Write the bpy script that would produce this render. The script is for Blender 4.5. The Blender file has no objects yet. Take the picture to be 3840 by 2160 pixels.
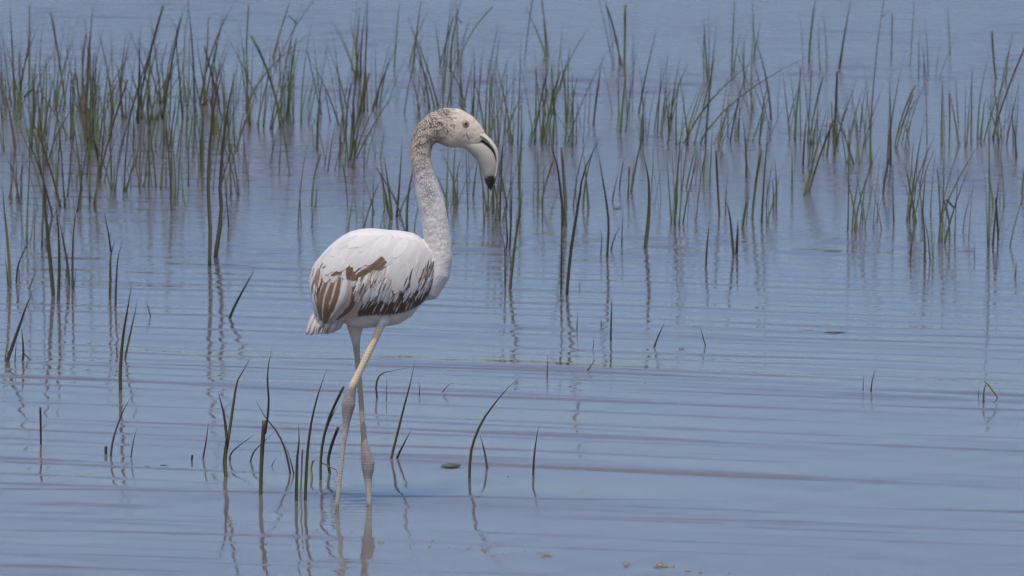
import bpy, bmesh, math, random
import numpy as np
from mathutils import Vector, Matrix
from mathutils.bvhtree import BVHTree

random.seed(7)
RNG = np.random.default_rng(11)
rad = math.radians
sc = bpy.context.scene
col = sc.collection

# ------------------------------------------------------------------ camera
F = 31250.0                       # focal length in pixels of the 3840 px wide photograph
PITCH = rad(8.49)
CAM = Vector((0.48, -24.629, 4.343))
cd = bpy.data.cameras.new('camera')
cd.sensor_width = 36.0
cd.lens = F * 36.0 / 3840.0
cd.clip_end = 8000.0
cd.dof.use_dof = True
cd.dof.focus_distance = 24.95
cd.dof.aperture_fstop = 13.0
cam = bpy.data.objects.new('camera', cd)
col.objects.link(cam)
cam.location = CAM
cam.rotation_euler = (math.pi / 2 - PITCH, 0, 0)
sc.camera = cam

# ------------------------------------------------------------------ sky and sun
SUN_EL, SUN_AZ = rad(68), rad(188)        # azimuth clockwise from +Y: high, behind the camera
w = bpy.data.worlds.new('World')
sc.world = w
w.use_nodes = True
nt = w.node_tree
bg = nt.nodes['Background']
sky = nt.nodes.new('ShaderNodeTexSky')
sky.sky_type = 'NISHITA'
sky.sun_disc = False
sky.sun_elevation = SUN_EL
sky.sun_rotation = SUN_AZ
sky.air_density = 1.05
sky.dust_density = 3.3
sky.ozone_density = 10.0
nt.links.new(sky.outputs[0], bg.inputs[0])
bg.inputs[1].default_value = 0.15
sd = bpy.data.lights.new('sun', 'SUN')
sd.energy = 2.0
sd.angle = rad(0.53)
sd.color = (1.0, 0.91, 0.78)
so = bpy.data.objects.new('sun', sd)
col.objects.link(so)
sdir = Vector((math.sin(SUN_AZ) * math.cos(SUN_EL), math.cos(SUN_AZ) * math.cos(SUN_EL), math.sin(SUN_EL)))
so.rotation_euler = sdir.to_track_quat('Z', 'Y').to_euler()
so.location = (0, -3, 8)

sc.view_settings.view_transform = 'Standard'
sc.view_settings.look = 'None'
sc.view_settings.gamma = 1.0
sc.view_settings.exposure = 0.5
sc.view_settings.use_curve_mapping = False

# ------------------------------------------------------------------ photograph geometry -> places
FWD = Vector((0, math.cos(PITCH), -math.sin(PITCH)))
UP = Vector((0, math.sin(PITCH), math.cos(PITCH)))
RIGHT = Vector((1, 0, 0))

def ray(px, py):
    return FWD + RIGHT * ((px - 1920) / F) - UP * ((py - 1080) / F)

def ground(px, py, z=0.0):
    d = ray(px, py)
    return CAM + d * ((z - CAM.z) / d.z)

def plane(px, py, Y):
    d = ray(px, py)
    return CAM + d * ((Y - CAM.y) / d.y)

def scale_at(p):                          # photograph pixels per metre at a point
    return F / (p - CAM).dot(FWD)

def to_px(co):                            # n x 3 array -> pixel columns
    r = co - np.array(CAM)
    dep = r @ np.array(FWD)
    return 1920 + F * (r @ np.array(RIGHT)) / dep, 1080 - F * (r @ np.array(UP)) / dep

# ------------------------------------------------------------------ helpers
def link(o, parent=None):
    col.objects.link(o)
    if parent is not None:
        o.parent = parent
    return o

def tag(o, label=None, cat=None, group=None, kind=None):
    if label: o['label'] = label
    if cat: o['category'] = cat
    if group: o['group'] = group
    if kind: o['kind'] = kind
    return o

def empty(name, loc=(0, 0, 0)):
    o = bpy.data.objects.new(name, None)
    o.empty_display_size = 0.05
    o.location = loc
    return link(o)

def mesh_obj(name, verts, faces, mat, parent=None, smooth=True, uvs=None):
    me = bpy.data.meshes.new(name)
    me.from_pydata([tuple(v) for v in verts], [], faces)
    if smooth:
        me.polygons.foreach_set('use_smooth', [True] * len(me.polygons))
    if uvs is not None:
        lay = me.uv_layers.new(name='UVMap')
        idx = np.empty(len(me.loops), dtype=np.int32)
        me.loops.foreach_get('vertex_index', idx)
        lay.data.foreach_set('uv', np.asarray(uvs, dtype=np.float32)[idx].ravel())
    me.materials.append(mat)
    return link(bpy.data.objects.new(name, me), parent)

def catmull(pts, n):
    P = [np.array(p, float) for p in pts]
    if len(P) == 2:
        return [P[0] + (P[1] - P[0]) * t for t in np.linspace(0, 1, n)]
    L = [0.0]
    for a, b in zip(P, P[1:]):
        L.append(L[-1] + np.linalg.norm(b - a))
    out = []
    for s in np.linspace(0, L[-1], n):
        i = min(max(int(np.searchsorted(L, s)) - 1, 0), len(P) - 2)
        t = (s - L[i]) / max(L[i + 1] - L[i], 1e-9)
        p0 = P[i - 1] if i > 0 else 2 * P[0] - P[1]
        p3 = P[i + 2] if i + 2 < len(P) else 2 * P[-1] - P[-2]
        p1, p2 = P[i], P[i + 1]
        out.append(0.5 * ((2 * p1) + (p2 - p0) * t + (2 * p0 - 5 * p1 + 4 * p2 - p3) * t * t + (3 * p1 - p0 - 3 * p2 + p3) * t ** 3))
    return out

class Nodes:
    def __init__(self, name):
        self.m = bpy.data.materials.new(name)
        self.m.use_nodes = True
        self.t = self.m.node_tree
        self.b = self.t.nodes['Principled BSDF']
    def n(self, kind, **kw):
        nd = self.t.nodes.new('ShaderNode' + kind)
        for k, v in kw.items():
            if k in nd.inputs: nd.inputs[k].default_value = v
            else: setattr(nd, k, v)
        return nd
    def l(self, a, b):
        self.t.links.new(a, b)
    def ramp(self, fac, stops):
        r = self.n('ValToRGB')
        e = r.color_ramp.elements
        while len(e) < len(stops): e.new(0.5)
        for i, (p, c) in enumerate(stops):
            e[i].position = p
            e[i].color = (*c, 1) if len(c) == 3 else c
        self.l(fac, r.inputs[0])
        return r
    def mix(self, fac, a, b, mode='MIX'):
        m = self.n('Mix', data_type='RGBA', blend_type=mode)
        for s, i in ((fac, 0), (a, 6), (b, 7)):
            if hasattr(s, 'links'): self.l(s, m.inputs[i])
            elif i == 0: m.inputs[0].default_value = s
            else: m.inputs[i].default_value = (*s, 1)
        return m.outputs[2]

# ------------------------------------------------------------------ water
def water_material():
    k = Nodes('water')
    b = k.b
    tc = k.n('TexCoord')
    mp = k.n('Mapping')
    mp.inputs['Scale'].default_value = (0.5, 1.3, 1)
    k.l(tc.outputs['Object'], mp.inputs[0])
    nz = k.n('TexNoise', Scale=0.7, Detail=3.0)
    k.l(mp.outputs[0], nz.inputs['Vector'])
    c = k.ramp(nz.outputs[0], [(0.3, WATER_A), (0.7, WATER_B)])
    md = k.n('Attribute', attribute_name='mud')            # stirred silt in the shallows, clearer water further out
    k.l(k.mix(md.outputs['Fac'], (0.085, 0.070, 0.07), c.outputs[0]), b.inputs['Base Color'])
    ra = k.n('Attribute', attribute_name='ruffle')
    rr = k.n('MapRange'); rr.inputs[3].default_value = 0.03; rr.inputs[4].default_value = 0.20
    k.l(ra.outputs['Fac'], rr.inputs[0]); k.l(rr.outputs[0], b.inputs['Roughness'])
    b.inputs['Subsurface Weight'].default_value = 1.0      # light spreads in the cloudy water
    b.inputs['Subsurface Radius'].default_value = (1.0, 0.9, 0.8)
    b.inputs['Subsurface Scale'].default_value = 0.8
    b.inputs['IOR'].default_value = 1.333
    # fine wind ripple, only a few mm high
    mp2 = k.n('Mapping')
    mp2.inputs['Rotation'].default_value = (0, 0, rad(12))
    mp2.inputs['Scale'].default_value = (5, 22, 1)
    k.l(tc.outputs['Object'], mp2.inputs[0])
    n2 = k.n('TexNoise', Scale=1.0, Detail=2.0)
    k.l(mp2.outputs[0], n2.inputs['Vector'])
    bp = k.n('Bump', Strength=1.0, Distance=0.0004)
    k.l(n2.outputs[0], bp.inputs['Height'])
    k.l(bp.outputs[0], b.inputs['Normal'])
    return k.m

WATER_A, WATER_B = (0.112, 0.094, 0.083), (0.124, 0.104, 0.092)

def smooth(a, b, x):
    t = np.clip((x - a) / (b - a), 0, 1)
    return t * t * (3 - 2 * t)

def snoise(x, y, wl, n=14, seed=0):       # smooth pseudo-noise of unit variance, wl = typical wavelengths (x, y)
    r = np.random.default_rng(seed)
    out = np.zeros_like(x)
    for _ in range(n):
        out += np.sin(2 * np.pi * (x / wl[0] * r.normal(0, 0.8) + y / wl[1] * r.normal(0, 0.8)) + r.uniform(0, 6.28))
    return out / math.sqrt(n / 2)

def build_water():
    xs = np.concatenate([[-3000, -400, -60, -12], np.arange(-3.6, 4.61, 0.04), [12, 60, 400, 3000]])
    ys = np.concatenate([[-60, -20, -6], np.arange(-2.2, 1.6, 0.0062), np.arange(1.6, 5.2, 0.0046), np.arange(5.2, 5.6, 0.0062), np.arange(5.6, 16.01, 0.0105), [20, 40, 120, 600, 4000]])
    X, Y = np.meshgrid(xs, ys)
    edge = smooth(-3.6, -3.0, X) * (1 - smooth(4.0, 4.6, X)) * smooth(-2.2, -1.7, Y) * (1 - smooth(15, 16, Y))
    ang = rad(14)
    V = Y * math.cos(ang) + X * math.sin(ang) + 0.02 * snoise(X, Y, (3.0, 3.0), seed=3)
    H = np.zeros_like(X)
    # ripple train rolling through the middle water
    def train(wl, amp, env, sharp, seed, warp=0.006):
        ph = 2 * np.pi * (V + warp * snoise(X, Y, (0.9, 1.2), seed=seed)) / wl
        mod = np.clip(0.6 + 0.35 * snoise(X, V, (3.0, 0.35), seed=seed + 1), 0.05, 1.15)
        u = (ph / (2 * np.pi)) % 1.0
        a = 1.0 / sharp                               # share of the wavelength taken by the steep near face
        prof = np.where(u < a, smooth(0, a, u), 1 - smooth(a, 1, u))
        return amp * env * mod * prof
    env1 = smooth(1.7, 2.5, Y) * (1 - 0.75 * smooth(4.2, 5.6, Y)) * (1 - 0.35 * smooth(0.6, 2.2, X))
    H += train(0.142, 0.0019, env1, 8.0, 20)
    # separate long thin ripples gliding over the calm water
    rs = np.random.default_rng(8)
    def ripple(cx, cy, half, amp, tilt, face=0.019, tail=0.45):
        j0, j1 = np.searchsorted(ys, (cy - abs(tilt) * half * 2 - .4, cy + abs(tilt) * half * 2 + .6))
        i0, i1 = np.searchsorted(xs, (cx - half * 1.3, cx + half * 1.3))
        x, yv = X[j0:j1, i0:i1] - cx, Y[j0:j1, i0:i1]
        v = yv - cy + tilt * x + 0.012 * np.sin(x * 3 + cy * 9)
        e = np.clip(1 - (x / (half * 1.3)) ** 2, 0, 1) ** 1.5
        H[j0:j1, i0:i1] += amp * e * np.where(v < 0, smooth(-face, 0, v), 1 - smooth(0, tail, v))
    for _ in range(80):
        cx, cy = rs.uniform(-2.2, 3.2), rs.uniform(0.35, 2.7)
        ripple(cx, cy, rs.uniform(0.3, 1.0), 0.0006 + 0.0034 * rs.random() ** 1.3, rs.normal(0.25, 0.02))
    for _ in range(40):
        ripple(rs.uniform(-0.2, 3.4), rs.uniform(2.3, 4.6), rs.uniform(0.3, 1.0), 0.0005 + 0.0015 * rs.random() ** 1.5, rs.normal(0.25, 0.02))
    for _ in range(42):
        ripple(rs.normal(-0.7, 0.4), rs.uniform(-1.1, 0.05), rs.uniform(0.12, 0.4), rs.uniform(0.0006, 0.0018), rs.normal(0.18, 0.05))
    for _ in range(14):
        ripple(rs.uniform(0.6, 3.0), rs.uniform(-1.0, 0.1), rs.uniform(0.3, 0.9), rs.uniform(0.0008, 0.0020), rs.normal(0.20, 0.03))
    # the wake ridge that crosses just behind the bird and the broken water in front of it
    rid = Y - (0.20 - 0.10 * X + 0.012 * snoise(X, Y, (0.8, 5), seed=50))
    H += 0.0020 * np.where(rid < 0, smooth(-0.022, 0, rid), 1 - smooth(0, 0.5, rid)) * (1 - smooth(0.5, 1.3, X))
    H += 0.0065 * np.exp(-((rid - 0.05) / 0.22) ** 2) * np.exp(-((X - 0.1) / 1.3) ** 2)
    # slack cross swell that sways the reflections
    r3 = np.random.default_rng(17)
    calm = 1 - smooth(2.2, 4.5, Y)
    for sg in (1, -1, 1, -1, 1, -1):
        wl = r3.uniform(0.16, 0.34); th = math.pi / 2 - sg * r3.uniform(0.5, 1.0)
        kx, ky = 2 * np.pi / wl * math.cos(th), 2 * np.pi / wl * math.sin(th)
        H += 0.0065 * wl / (2 * np.pi) * np.sin(kx * X + ky * Y + r3.uniform(0, 6.28)) * calm * np.clip(0.7 + 0.5 * snoise(X, Y, (1.5, 1.5), seed=int(wl * 1000)), 0.1, 1.6)
    env3 = (1 - smooth(0.0, 0.25, Y + 0.09 * X)) 
    H += train(0.24, 0.0005, env3 * (1 - 0.5 * smooth(-0.5, 1.0, X)), 6.0, 60, 0.03)
    # small rings round the wading legs
    for lx, ly in ((-0.045, -0.03), (0.05, 0.02)):
        R = np.hypot(X - lx, Y - ly)
        H += 0.0012 * np.exp(-R / 0.12) * np.cos(2 * np.pi * R / 0.05)
    # wind-ruffled water further out
    far = smooth(4.0, 7.5, Y)
    patch = np.clip(0.75 + 0.5 * snoise(X, Y, (2.5, 2.0), seed=70), 0.15, 1.8)
    r = np.random.default_rng(5)
    ruf = np.zeros_like(X)
    for _ in range(70):
        wl = math.exp(r.uniform(math.log(0.07), math.log(0.42)))
        th = math.pi / 2 - ang + r.normal(0, 0.38)
        kx, ky = 2 * np.pi / wl * math.cos(th), 2 * np.pi / wl * math.sin(th)
        ruf += 0.0075 / (2 * np.pi / wl) * np.sin(kx * X + ky * Y + r.uniform(0, 6.28))
    H += ruf * (0.05 + 0.25 * smooth(2.5, 4.5, Y) + 0.70 * far) * patch
    H *= edge
    ny, nx = X.shape
    me = bpy.data.meshes.new('water')
    me.vertices.add(nx * ny)
    me.vertices.foreach_set('co', np.stack([X, Y, H], -1).astype(np.float32).ravel())
    i = (np.arange(ny - 1)[:, None] * nx + np.arange(nx - 1)[None, :]).ravel()
    quads = np.stack([i, i + 1, i + nx + 1, i + nx], -1).astype(np.int32)
    me.loops.add(quads.size)
    me.loops.foreach_set('vertex_index', quads.ravel())
    me.polygons.add(len(quads))
    me.polygons.foreach_set('loop_start', np.arange(0, quads.size, 4, dtype=np.int32))
    me.polygons.foreach_set('use_smooth', np.ones(len(quads), dtype=bool))
    me.update()
    me.validate()
    ruffle = smooth(3.0, 8.0, Y) * np.clip(0.9 + 0.1 * (patch - 0.75), 0.8, 1.0) + 0.12 * smooth(1.0, 3.0, Y)
    at = me.attributes.new('ruffle', 'FLOAT', 'POINT')
    at.data.foreach_set('value', np.clip(ruffle, 0, 1).astype(np.float32).ravel())
    at = me.attributes.new('mud', 'FLOAT', 'POINT')
    at.data.foreach_set('value', (1 - smooth(1.2, 5.5, Y)).astype(np.float32).ravel())
    me.materials.append(water_material())
    return tag(link(bpy.data.objects.new('water', me)), kind='structure')

build_water()

# ------------------------------------------------------------------ flamingo
def pt(px, py, Y=0.0):
    p = plane(px, py, Y)
    return np.array(p)

BIRD = empty('flamingo', (0, 0, 0))
tag(BIRD, 'young white flamingo with brown wing feathers wading through shallow water', 'flamingo')

PXM = 1250.0
def tube(stations, seg=28):
    """stations: (centre xyz, tangent-normal half size in the picture plane, half size across)"""
    C = [np.array(s[0], float) for s in stations]
    verts, faces = [], []
    n = len(C)
    for i in range(n):
        t = C[min(i + 1, n - 1)] - C[max(i - 1, 0)]
        t /= np.linalg.norm(t)
        b = np.array([0, 1.0, 0]); b -= t * b.dot(t); b /= np.linalg.norm(b)
        a = np.cross(t, b)
        for k in range(seg):
            th = 2 * math.pi * k / seg
            verts.append(C[i] + a * math.cos(th) * stations[i][1] + b * math.sin(th) * stations[i][2])
    for i in range(n - 1):
        for k in range(seg):
            k2 = (k + 1) % seg
            faces.append((i * seg + k, i * seg + k2, (i + 1) * seg + k2, (i + 1) * seg + k))
    faces.append(tuple(range(seg - 1, -1, -1)))
    faces.append(tuple((n - 1) * seg + k for k in range(seg)))
    return verts, faces

# outline of trunk with folded wings: photo x, top y, bottom y
EGG = [(1160, 1055, 1085), (1168, 1005, 1135), (1186, 976, 1188), (1217, 938, 1212), (1248, 907, 1211), (1279, 883, 1203), (1314, 864, 1192),
       (1355, 854, 1186), (1400, 852, 1181), (1455, 858, 1180), (1490, 860, 1177), (1524, 865, 1168), (1552, 871, 1157), (1573, 883, 1146),
       (1590, 898, 1130), (1614, 920, 1096), (1632, 956, 1050), (1642, 1000, 1015)]
ex = np.array([pt(e[0], 1080)[0] for e in EGG])
etop = np.array([pt(e[0], e[1])[2] for e in EGG])
ebot = np.array([pt(e[0], e[2])[2] for e in EGG])
SE = 2.25
def egg(x):
    t, b = np.interp(x, ex, etop), np.interp(x, ex, ebot)
    h = (t - b) / 2
    xc = (ex[0] + ex[-1]) / 2
    wid = min(0.118, h * 0.90) * (1 - 0.10 * max(0, (xc - x) / 0.2) ** 2)
    return (t + b) / 2, h, wid
def side(x, z):
    zc, h, wd = egg(x)
    s = np.clip(abs((z - zc) / h), 0, 0.999)
    return -wd * (1 - s ** SE) ** (1 / SE)
def on_wing(px, py, off=0.0):
    """point on the camera side of the folded wing seen at that pixel, with its normal"""
    Y = -0.08
    for _ in range(8):
        p = pt(px, py, Y)
        x = min(max(p[0], ex[0] + .002), ex[-1] - .002)
        Y = 0.5 * Y + 0.5 * side(x, p[2])
    e = 0.004
    dx = (side(min(x + e, ex[-1] - .001), p[2]) - side(max(x - e, ex[0] + .001), p[2])) / (2 * e)
    dz = (side(x, p[2] + e) - side(x, p[2] - e)) / (2 * e)
    n = np.array([np.clip(dx, -3, 3), -1.0, np.clip(dz, -3, 3)])
    n /= np.linalg.norm(n)
    return np.array([p[0], Y, p[2]]) + n * off, n

def egg_loft(scale=1.0, seg=40):
    verts, faces = [], []
    xs = np.linspace(ex[0] + .001, ex[-1] - .001, 44)
    for x in xs:
        zc, h, wd = egg(x)
        for k in range(seg):
            th = 2 * math.pi * k / seg
            c, s = math.cos(th), math.sin(th)
            y = wd * scale * math.copysign(abs(c) ** (2 / SE), c)
            z = h * scale * math.copysign(abs(s) ** (2 / SE), s)
            verts.append((x, y, zc + z))
    n = len(xs)
    for i in range(n - 1):
        for k in range(seg):
            k2 = (k + 1) % seg
            faces.append((i * seg + k, i * seg + k2, (i + 1) * seg + k2, (i + 1) * seg + k))
    faces.append(tuple(range(seg - 1, -1, -1)))
    faces.append(tuple((n - 1) * seg + k for k in range(seg)))
    return verts, faces

def px_tube(rows, Y=0.0):
    """rows: x, y, half size in picture pixels, half size across in pixels, Y"""
    st = []
    for r in rows:
        yy = r[4] if len(r) > 4 else Y
        st.append((pt(r[0], r[1], yy), r[2] / PXM, r[3] / PXM))
    return tube(st)

NECK = [(1545, 1075, 62, 70), (1595, 1062, 72, 74), (1628, 1015, 64, 66), (1641, 960, 56, 56), (1641, 910, 51, 50), (1637, 880, 50, 48), (1632, 842, 49, 46),
        (1626, 800, 49, 45), (1616, 761, 49, 45), (1604, 714, 46, 43), (1595, 677, 42, 40), (1584, 632, 39, 37), (1577, 590, 38.5, 36), (1579, 555, 40, 36),
        (1586, 524, 43, 37), (1604, 498, 50, 39), (1632, 482, 62, 42), (1667, 476, 72, 43), (1708, 481, 75, 42), (1744, 494, 65, 38), (1767, 510, 55, 33), (1784, 524, 47, 28), (1795, 535, 38, 22)]
BELLY = [(1270, 1150, 40, 36), (1310, 1160, 60, 46), (1365, 1165, 66, 56), (1430, 1162, 64, 60), (1480, 1156, 62, 54), (1520, 1140, 52, 44), (1550, 1120, 36, 36)]
FAR_LEG = [(1338, 1180, 46, 40, .045), (1332, 1225, 32, 30, .045), (1333, 1255, 22, 20, .045), (1335, 1285, 15, 14, .045), (1339, 1331, 11, 10, .044), (1346, 1410, 10.5, 10, .042), (1355, 1515, 10, 10, .04), (1358, 1567, 9.5, 9.5, .038),
           (1365, 1640, 11.5, 11, .036), (1368, 1672, 14.5, 14, .035), (1374, 1704, 21, 19, .034), (1380, 1735, 26, 22, .034), (1380, 1761, 22.5, 20, .033), (1380, 1793, 15.5, 15, .033), (1382, 1829, 12.5, 12, .032), (1384, 1870, 10.5, 10.5, .031), (1384, 1908, 10, 10, .03), (1384, 1960, 10, 10, .03)]
NEAR_LEG = [(1446, 1188, 26, 24, -.035), (1438, 1207, 20, 20, -.046), (1427, 1225, 14.5, 14, -.05), (1391, 1305, 13, 13, -.05), (1353, 1384, 13, 13, -.048), (1333, 1426, 13.5, 13.5, -.047), (1321, 1452, 16, 16, -.046), (1312, 1483, 21, 19, -.045), (1307, 1515, 26, 22, -.045), (1303, 1541, 22.5, 20, -.044),
            (1301, 1567, 16.5, 16, -.044), (1295, 1620, 11, 11, -.043), (1287.5, 1672, 8.8, 9, -.042), (1282, 1724, 8.3, 8.5, -.041), (1271, 1829, 8, 8, -.04), (1262, 1913, 8, 8, -.04), (1257, 1965, 8, 8, -.04)]

def build_body():
    bm = bmesh.new()
    for vf in (egg_loft(0.965), px_tube(NECK), px_tube(BELLY), px_tube(FAR_LEG), px_tube(NEAR_LEG)):
        vs = [bm.verts.new(v) for v in vf[0]]
        for f in vf[1]:
            bm.faces.new([vs[i] for i in f])
    bmesh.ops.recalc_face_normals(bm, faces=bm.faces)
    me = bpy.data.meshes.new('tmp'); bm.to_mesh(me); bm.free()
    tmp = link(bpy.data.objects.new('tmp', me))
    md = tmp.modifiers.new('r', 'REMESH'); md.mode = 'VOXEL'; md.voxel_size = 0.0026; md.use_smooth_shade = True
    dg = bpy.context.evaluated_depsgraph_get()
    out = bpy.data.meshes.new_from_object(tmp.evaluated_get(dg))
    bpy.data.objects.remove(tmp)
    n = len(out.vertices)
    co = np.empty(n * 3, np.float32); out.vertices.foreach_get('co', co); co = co.reshape(-1, 3).astype(float)
    ed = np.empty(len(out.edges) * 2, np.int32); out.edges.foreach_get('vertices', ed); ed = ed.reshape(-1, 2)
    deg = np.bincount(ed.ravel(), minlength=n)[:, None]
    def relax(lam):
        acc = np.zeros_like(co)
        for a in range(3):
            acc[:, a] = np.bincount(ed[:, 0], co[ed[:, 1], a], n) + np.bincount(ed[:, 1], co[ed[:, 0], a], n)
        return co + lam * (acc / np.maximum(deg, 1) - co)
    for _ in range(7):
        co = relax(0.55); co = relax(-0.57)
    # pixel position of each vertex decides which skin it has
    P, Q = to_px(co)
    X, Y, Z = co.T
    def nz(s, seed):
        return snoise(X + 3 * Y, Z + 2 * Y, (s, s), 18, seed)
    legs = np.zeros(n)
    def dist_to(rows, qmin):
        pts = np.array([pt(r[0], r[1], r[4]) for r in rows if r[1] >= qmin])
        d = np.full(n, 9.0)
        for a, b in zip(pts, pts[1:]):
            ab = b - a
            t = np.clip(((co - a) @ ab) / (ab @ ab), 0, 1)
            d = np.minimum(d, np.linalg.norm(co - a - t[:, None] * ab, axis=1))
        return d
    dn, df = dist_to(NEAR_LEG, 1225), dist_to(FAR_LEG, 1280)
    legs = np.where((dn < 0.028) & (Q > 1222 + 4 * nz(.01, 1)), 1.0, 0.0)
    legf = np.where(df < 0.028, smooth(1262, 1312, Q + 6 * nz(.012, 2)), 0.0)
    white = np.array([0.55, 0.495, 0.45])
    c = np.tile(white, (n, 1)) * (1 + 0.03 * nz(.05, 3))[:, None]
    # neck: greyer and mottled; head: buff
    neck = smooth(1560, 1590, P) * (1 - smooth(880, 1150, Q))
    c = c + neck[:, None] * (np.array([0.50, 0.45, 0.405]) * (1 + 0.10 * nz(.012, 4))[:, None] - c)
    head = (1 - smooth(560, 680, Q)) * (Q < 760) * (P > 1500)
    c = c + head[:, None] * (np.array([0.50, 0.40, 0.30]) * (1 + 0.05 * nz(.02, 5))[:, None] - c)
    face = smooth(1725, 1790, P) * (Q < 620)
    c = c + (0.5 * face)[:, None] * (np.array([0.50, 0.41, 0.305]) - c)
    crack = np.where((P > 1500) & (Q < 800), 1.0, 0.0) * (1 - smooth(640, 745, Q + 15 * nz(.03, 6))) * (1 - smooth(1655, 1712, P + 12 * nz(.02, 7) + 0.25 * (Q - 480)))
    crack *= 1 - 0.45 * smooth(520, 600, Q)
    crack *= 0.8 + 0.5 * nz(.03, 9).clip(-1, 1)
    # shade of deep folds at the nape, painted into the colour
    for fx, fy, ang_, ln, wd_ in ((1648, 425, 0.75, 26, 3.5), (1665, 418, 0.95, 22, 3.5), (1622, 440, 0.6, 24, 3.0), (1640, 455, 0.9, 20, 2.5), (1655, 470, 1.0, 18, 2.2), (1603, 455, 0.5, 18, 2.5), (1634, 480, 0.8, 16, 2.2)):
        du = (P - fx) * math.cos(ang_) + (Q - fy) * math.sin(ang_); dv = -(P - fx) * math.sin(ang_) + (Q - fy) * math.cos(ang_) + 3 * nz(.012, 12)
        fold_shade = np.exp(-(du / ln) ** 4 - (dv / wd_) ** 2)
        c = c + (0.8 * fold_shade)[:, None] * (np.array([0.10, 0.07, 0.05]) - c)
    crack = np.maximum(crack, 0.6 * np.exp(-((P - 1610) / 26) ** 2 - ((Q - 725) / 40) ** 2))
    # skin of the legs
    bone = np.array([0.60, 0.47, 0.30]); grey = np.array([0.23, 0.195, 0.175]); tars = np.array([0.37, 0.31, 0.24])
    qk = np.where(legs > 0, smooth(1425, 1465, Q), smooth(1640, 1690, Q))
    qt = np.where(legs > 0, smooth(1545, 1640, Q), smooth(1765, 1830, Q))
    bone = np.where((legs > 0)[:, None], bone, np.array([0.36, 0.285, 0.20]))  # far leg's upper part painted darker, standing in for the body's shade
    lc = bone + (grey - bone) * qk[:, None] + (tars - grey) * qt[:, None]
    lc = lc * (1 + 0.13 * nz(.008, 8) * np.where(qk > 0.2, 1, 0.4))[:, None]
    lc *= (1 - 0.45 * smooth(1878, 1900, Q + 5 * nz(.01, 15)))[:, None]      # wet skin at the water
    leg = np.maximum(legs, legf)
    c = c + leg[:, None] * (lc - c)
    crack *= (1 - leg)
    out.vertices.foreach_set('co', co.astype(np.float32).ravel())
    a = out.color_attributes.new('pigment', 'FLOAT_COLOR', 'POINT')
    a.data.foreach_set('color', np.concatenate([np.clip(c, 0, 1), np.ones((n, 1))], 1).astype(np.float32).ravel())
    for nm, v in (('crack', crack), ('leg', leg), ('down', (1 - leg) * np.maximum(0.5, neck))):
        at = out.attributes.new(nm, 'FLOAT', 'POINT')
        at.data.foreach_set('value', v.astype(np.float32))
    out.update()
    k = Nodes('flamingo_skin_and_down')
    vc = k.n('Attribute', attribute_name='pigment')
    cr = k.n('Attribute', attribute_name='crack')
    lg = k.n('Attribute', attribute_name='leg')
    dn_ = k.n('Attribute', attribute_name='down')
    tc = k.n('TexCoord')
    wob = k.n('TexNoise', Scale=60.0, Detail=2.0)
    k.l(tc.outputs['Object'], wob.inputs['Vector'])
    add = k.n('VectorMath', operation='MULTIPLY_ADD')
    k.l(wob.outputs['Color'], add.inputs[0]); add.inputs[1].default_value = (0.012, 0.012, 0.012)
    k.l(tc.outputs['Object'], add.inputs[2])
    mp = k.n('Mapping'); mp.inputs['Scale'].default_value = (1.0, 1.0, 0.62)
    k.l(add.outputs[0], mp.inputs[0])
    vo = k.n('TexVoronoi', feature='DISTANCE_TO_EDGE', Scale=185.0)
    k.l(mp.outputs[0], vo.inputs['Vector'])
    line = k.ramp(vo.outputs['Distance'], [(0.02, (0.85, 0.85, 0.85)), (0.17, (0, 0, 0))])
    mul = k.n('Math', operation='MULTIPLY')
    k.l(line.outputs[0], mul.inputs[0]); k.l(cr.outputs['Fac'], mul.inputs[1])
    colr = k.mix(mul.outputs[0], vc.outputs['Color'], (0.06, 0.04, 0.03))
    k.l(colr, k.b.inputs['Base Color'])
    k.b.inputs['Roughness'].default_value = 0.75
    k.b.inputs['Specular IOR Level'].default_value = 0.25
    k.b.inputs['Sheen Weight'].default_value = 0.15
    # relief: mud cracks, scutes on the legs, soft tufts on the neck
    fluff = k.n('TexNoise', Scale=58.0, Detail=4.0); k.l(tc.outputs['Object'], fluff.inputs['Vector'])
    f1 = k.n('Math', operation='MULTIPLY'); k.l(fluff.outputs[0], f1.inputs[0]); k.l(dn_.outputs['Fac'], f1.inputs[1])
    sep = k.n('SeparateXYZ'); k.l(tc.outputs['Object'], sep.inputs[0])
    sw = k.n('Math', operation='MULTIPLY'); k.l(sep.outputs[2], sw.inputs[0]); sw.inputs[1].default_value = 2 * math.pi / 0.0085
    si = k.n('Math', operation='SINE'); k.l(sw.outputs[0], si.inputs[0])
    s2 = k.n('Math', operation='MULTIPLY'); k.l(si.outputs[0], s2.inputs[0]); k.l(lg.outputs['Fac'], s2.inputs[1])
    s3 = k.n('Math', operation='MULTIPLY'); k.l(s2.outputs[0], s3.inputs[0]); s3.inputs[1].default_value = 0.03
    sub = k.n('Math', operation='SUBTRACT'); k.l(f1.outputs[0], sub.inputs[0]); k.l(mul.outputs[0], sub.inputs[1])
    tot = k.n('Math', operation='ADD'); k.l(sub.outputs[0], tot.inputs[0]); k.l(s3.outputs[0], tot.inputs[1])
    bp = k.n('Bump', Strength=1.0, Distance=0.0050); k.l(tot.outputs[0], bp.inputs['Height']); k.l(bp.outputs[0], k.b.inputs['Normal'])
    out.materials.clear(); out.materials.append(k.m)
    out.name = 'body'
    out.polygons.foreach_set('use_smooth', [True] * len(out.polygons))
    return link(bpy.data.objects.new('body', out), BIRD)

body = build_body()

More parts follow.
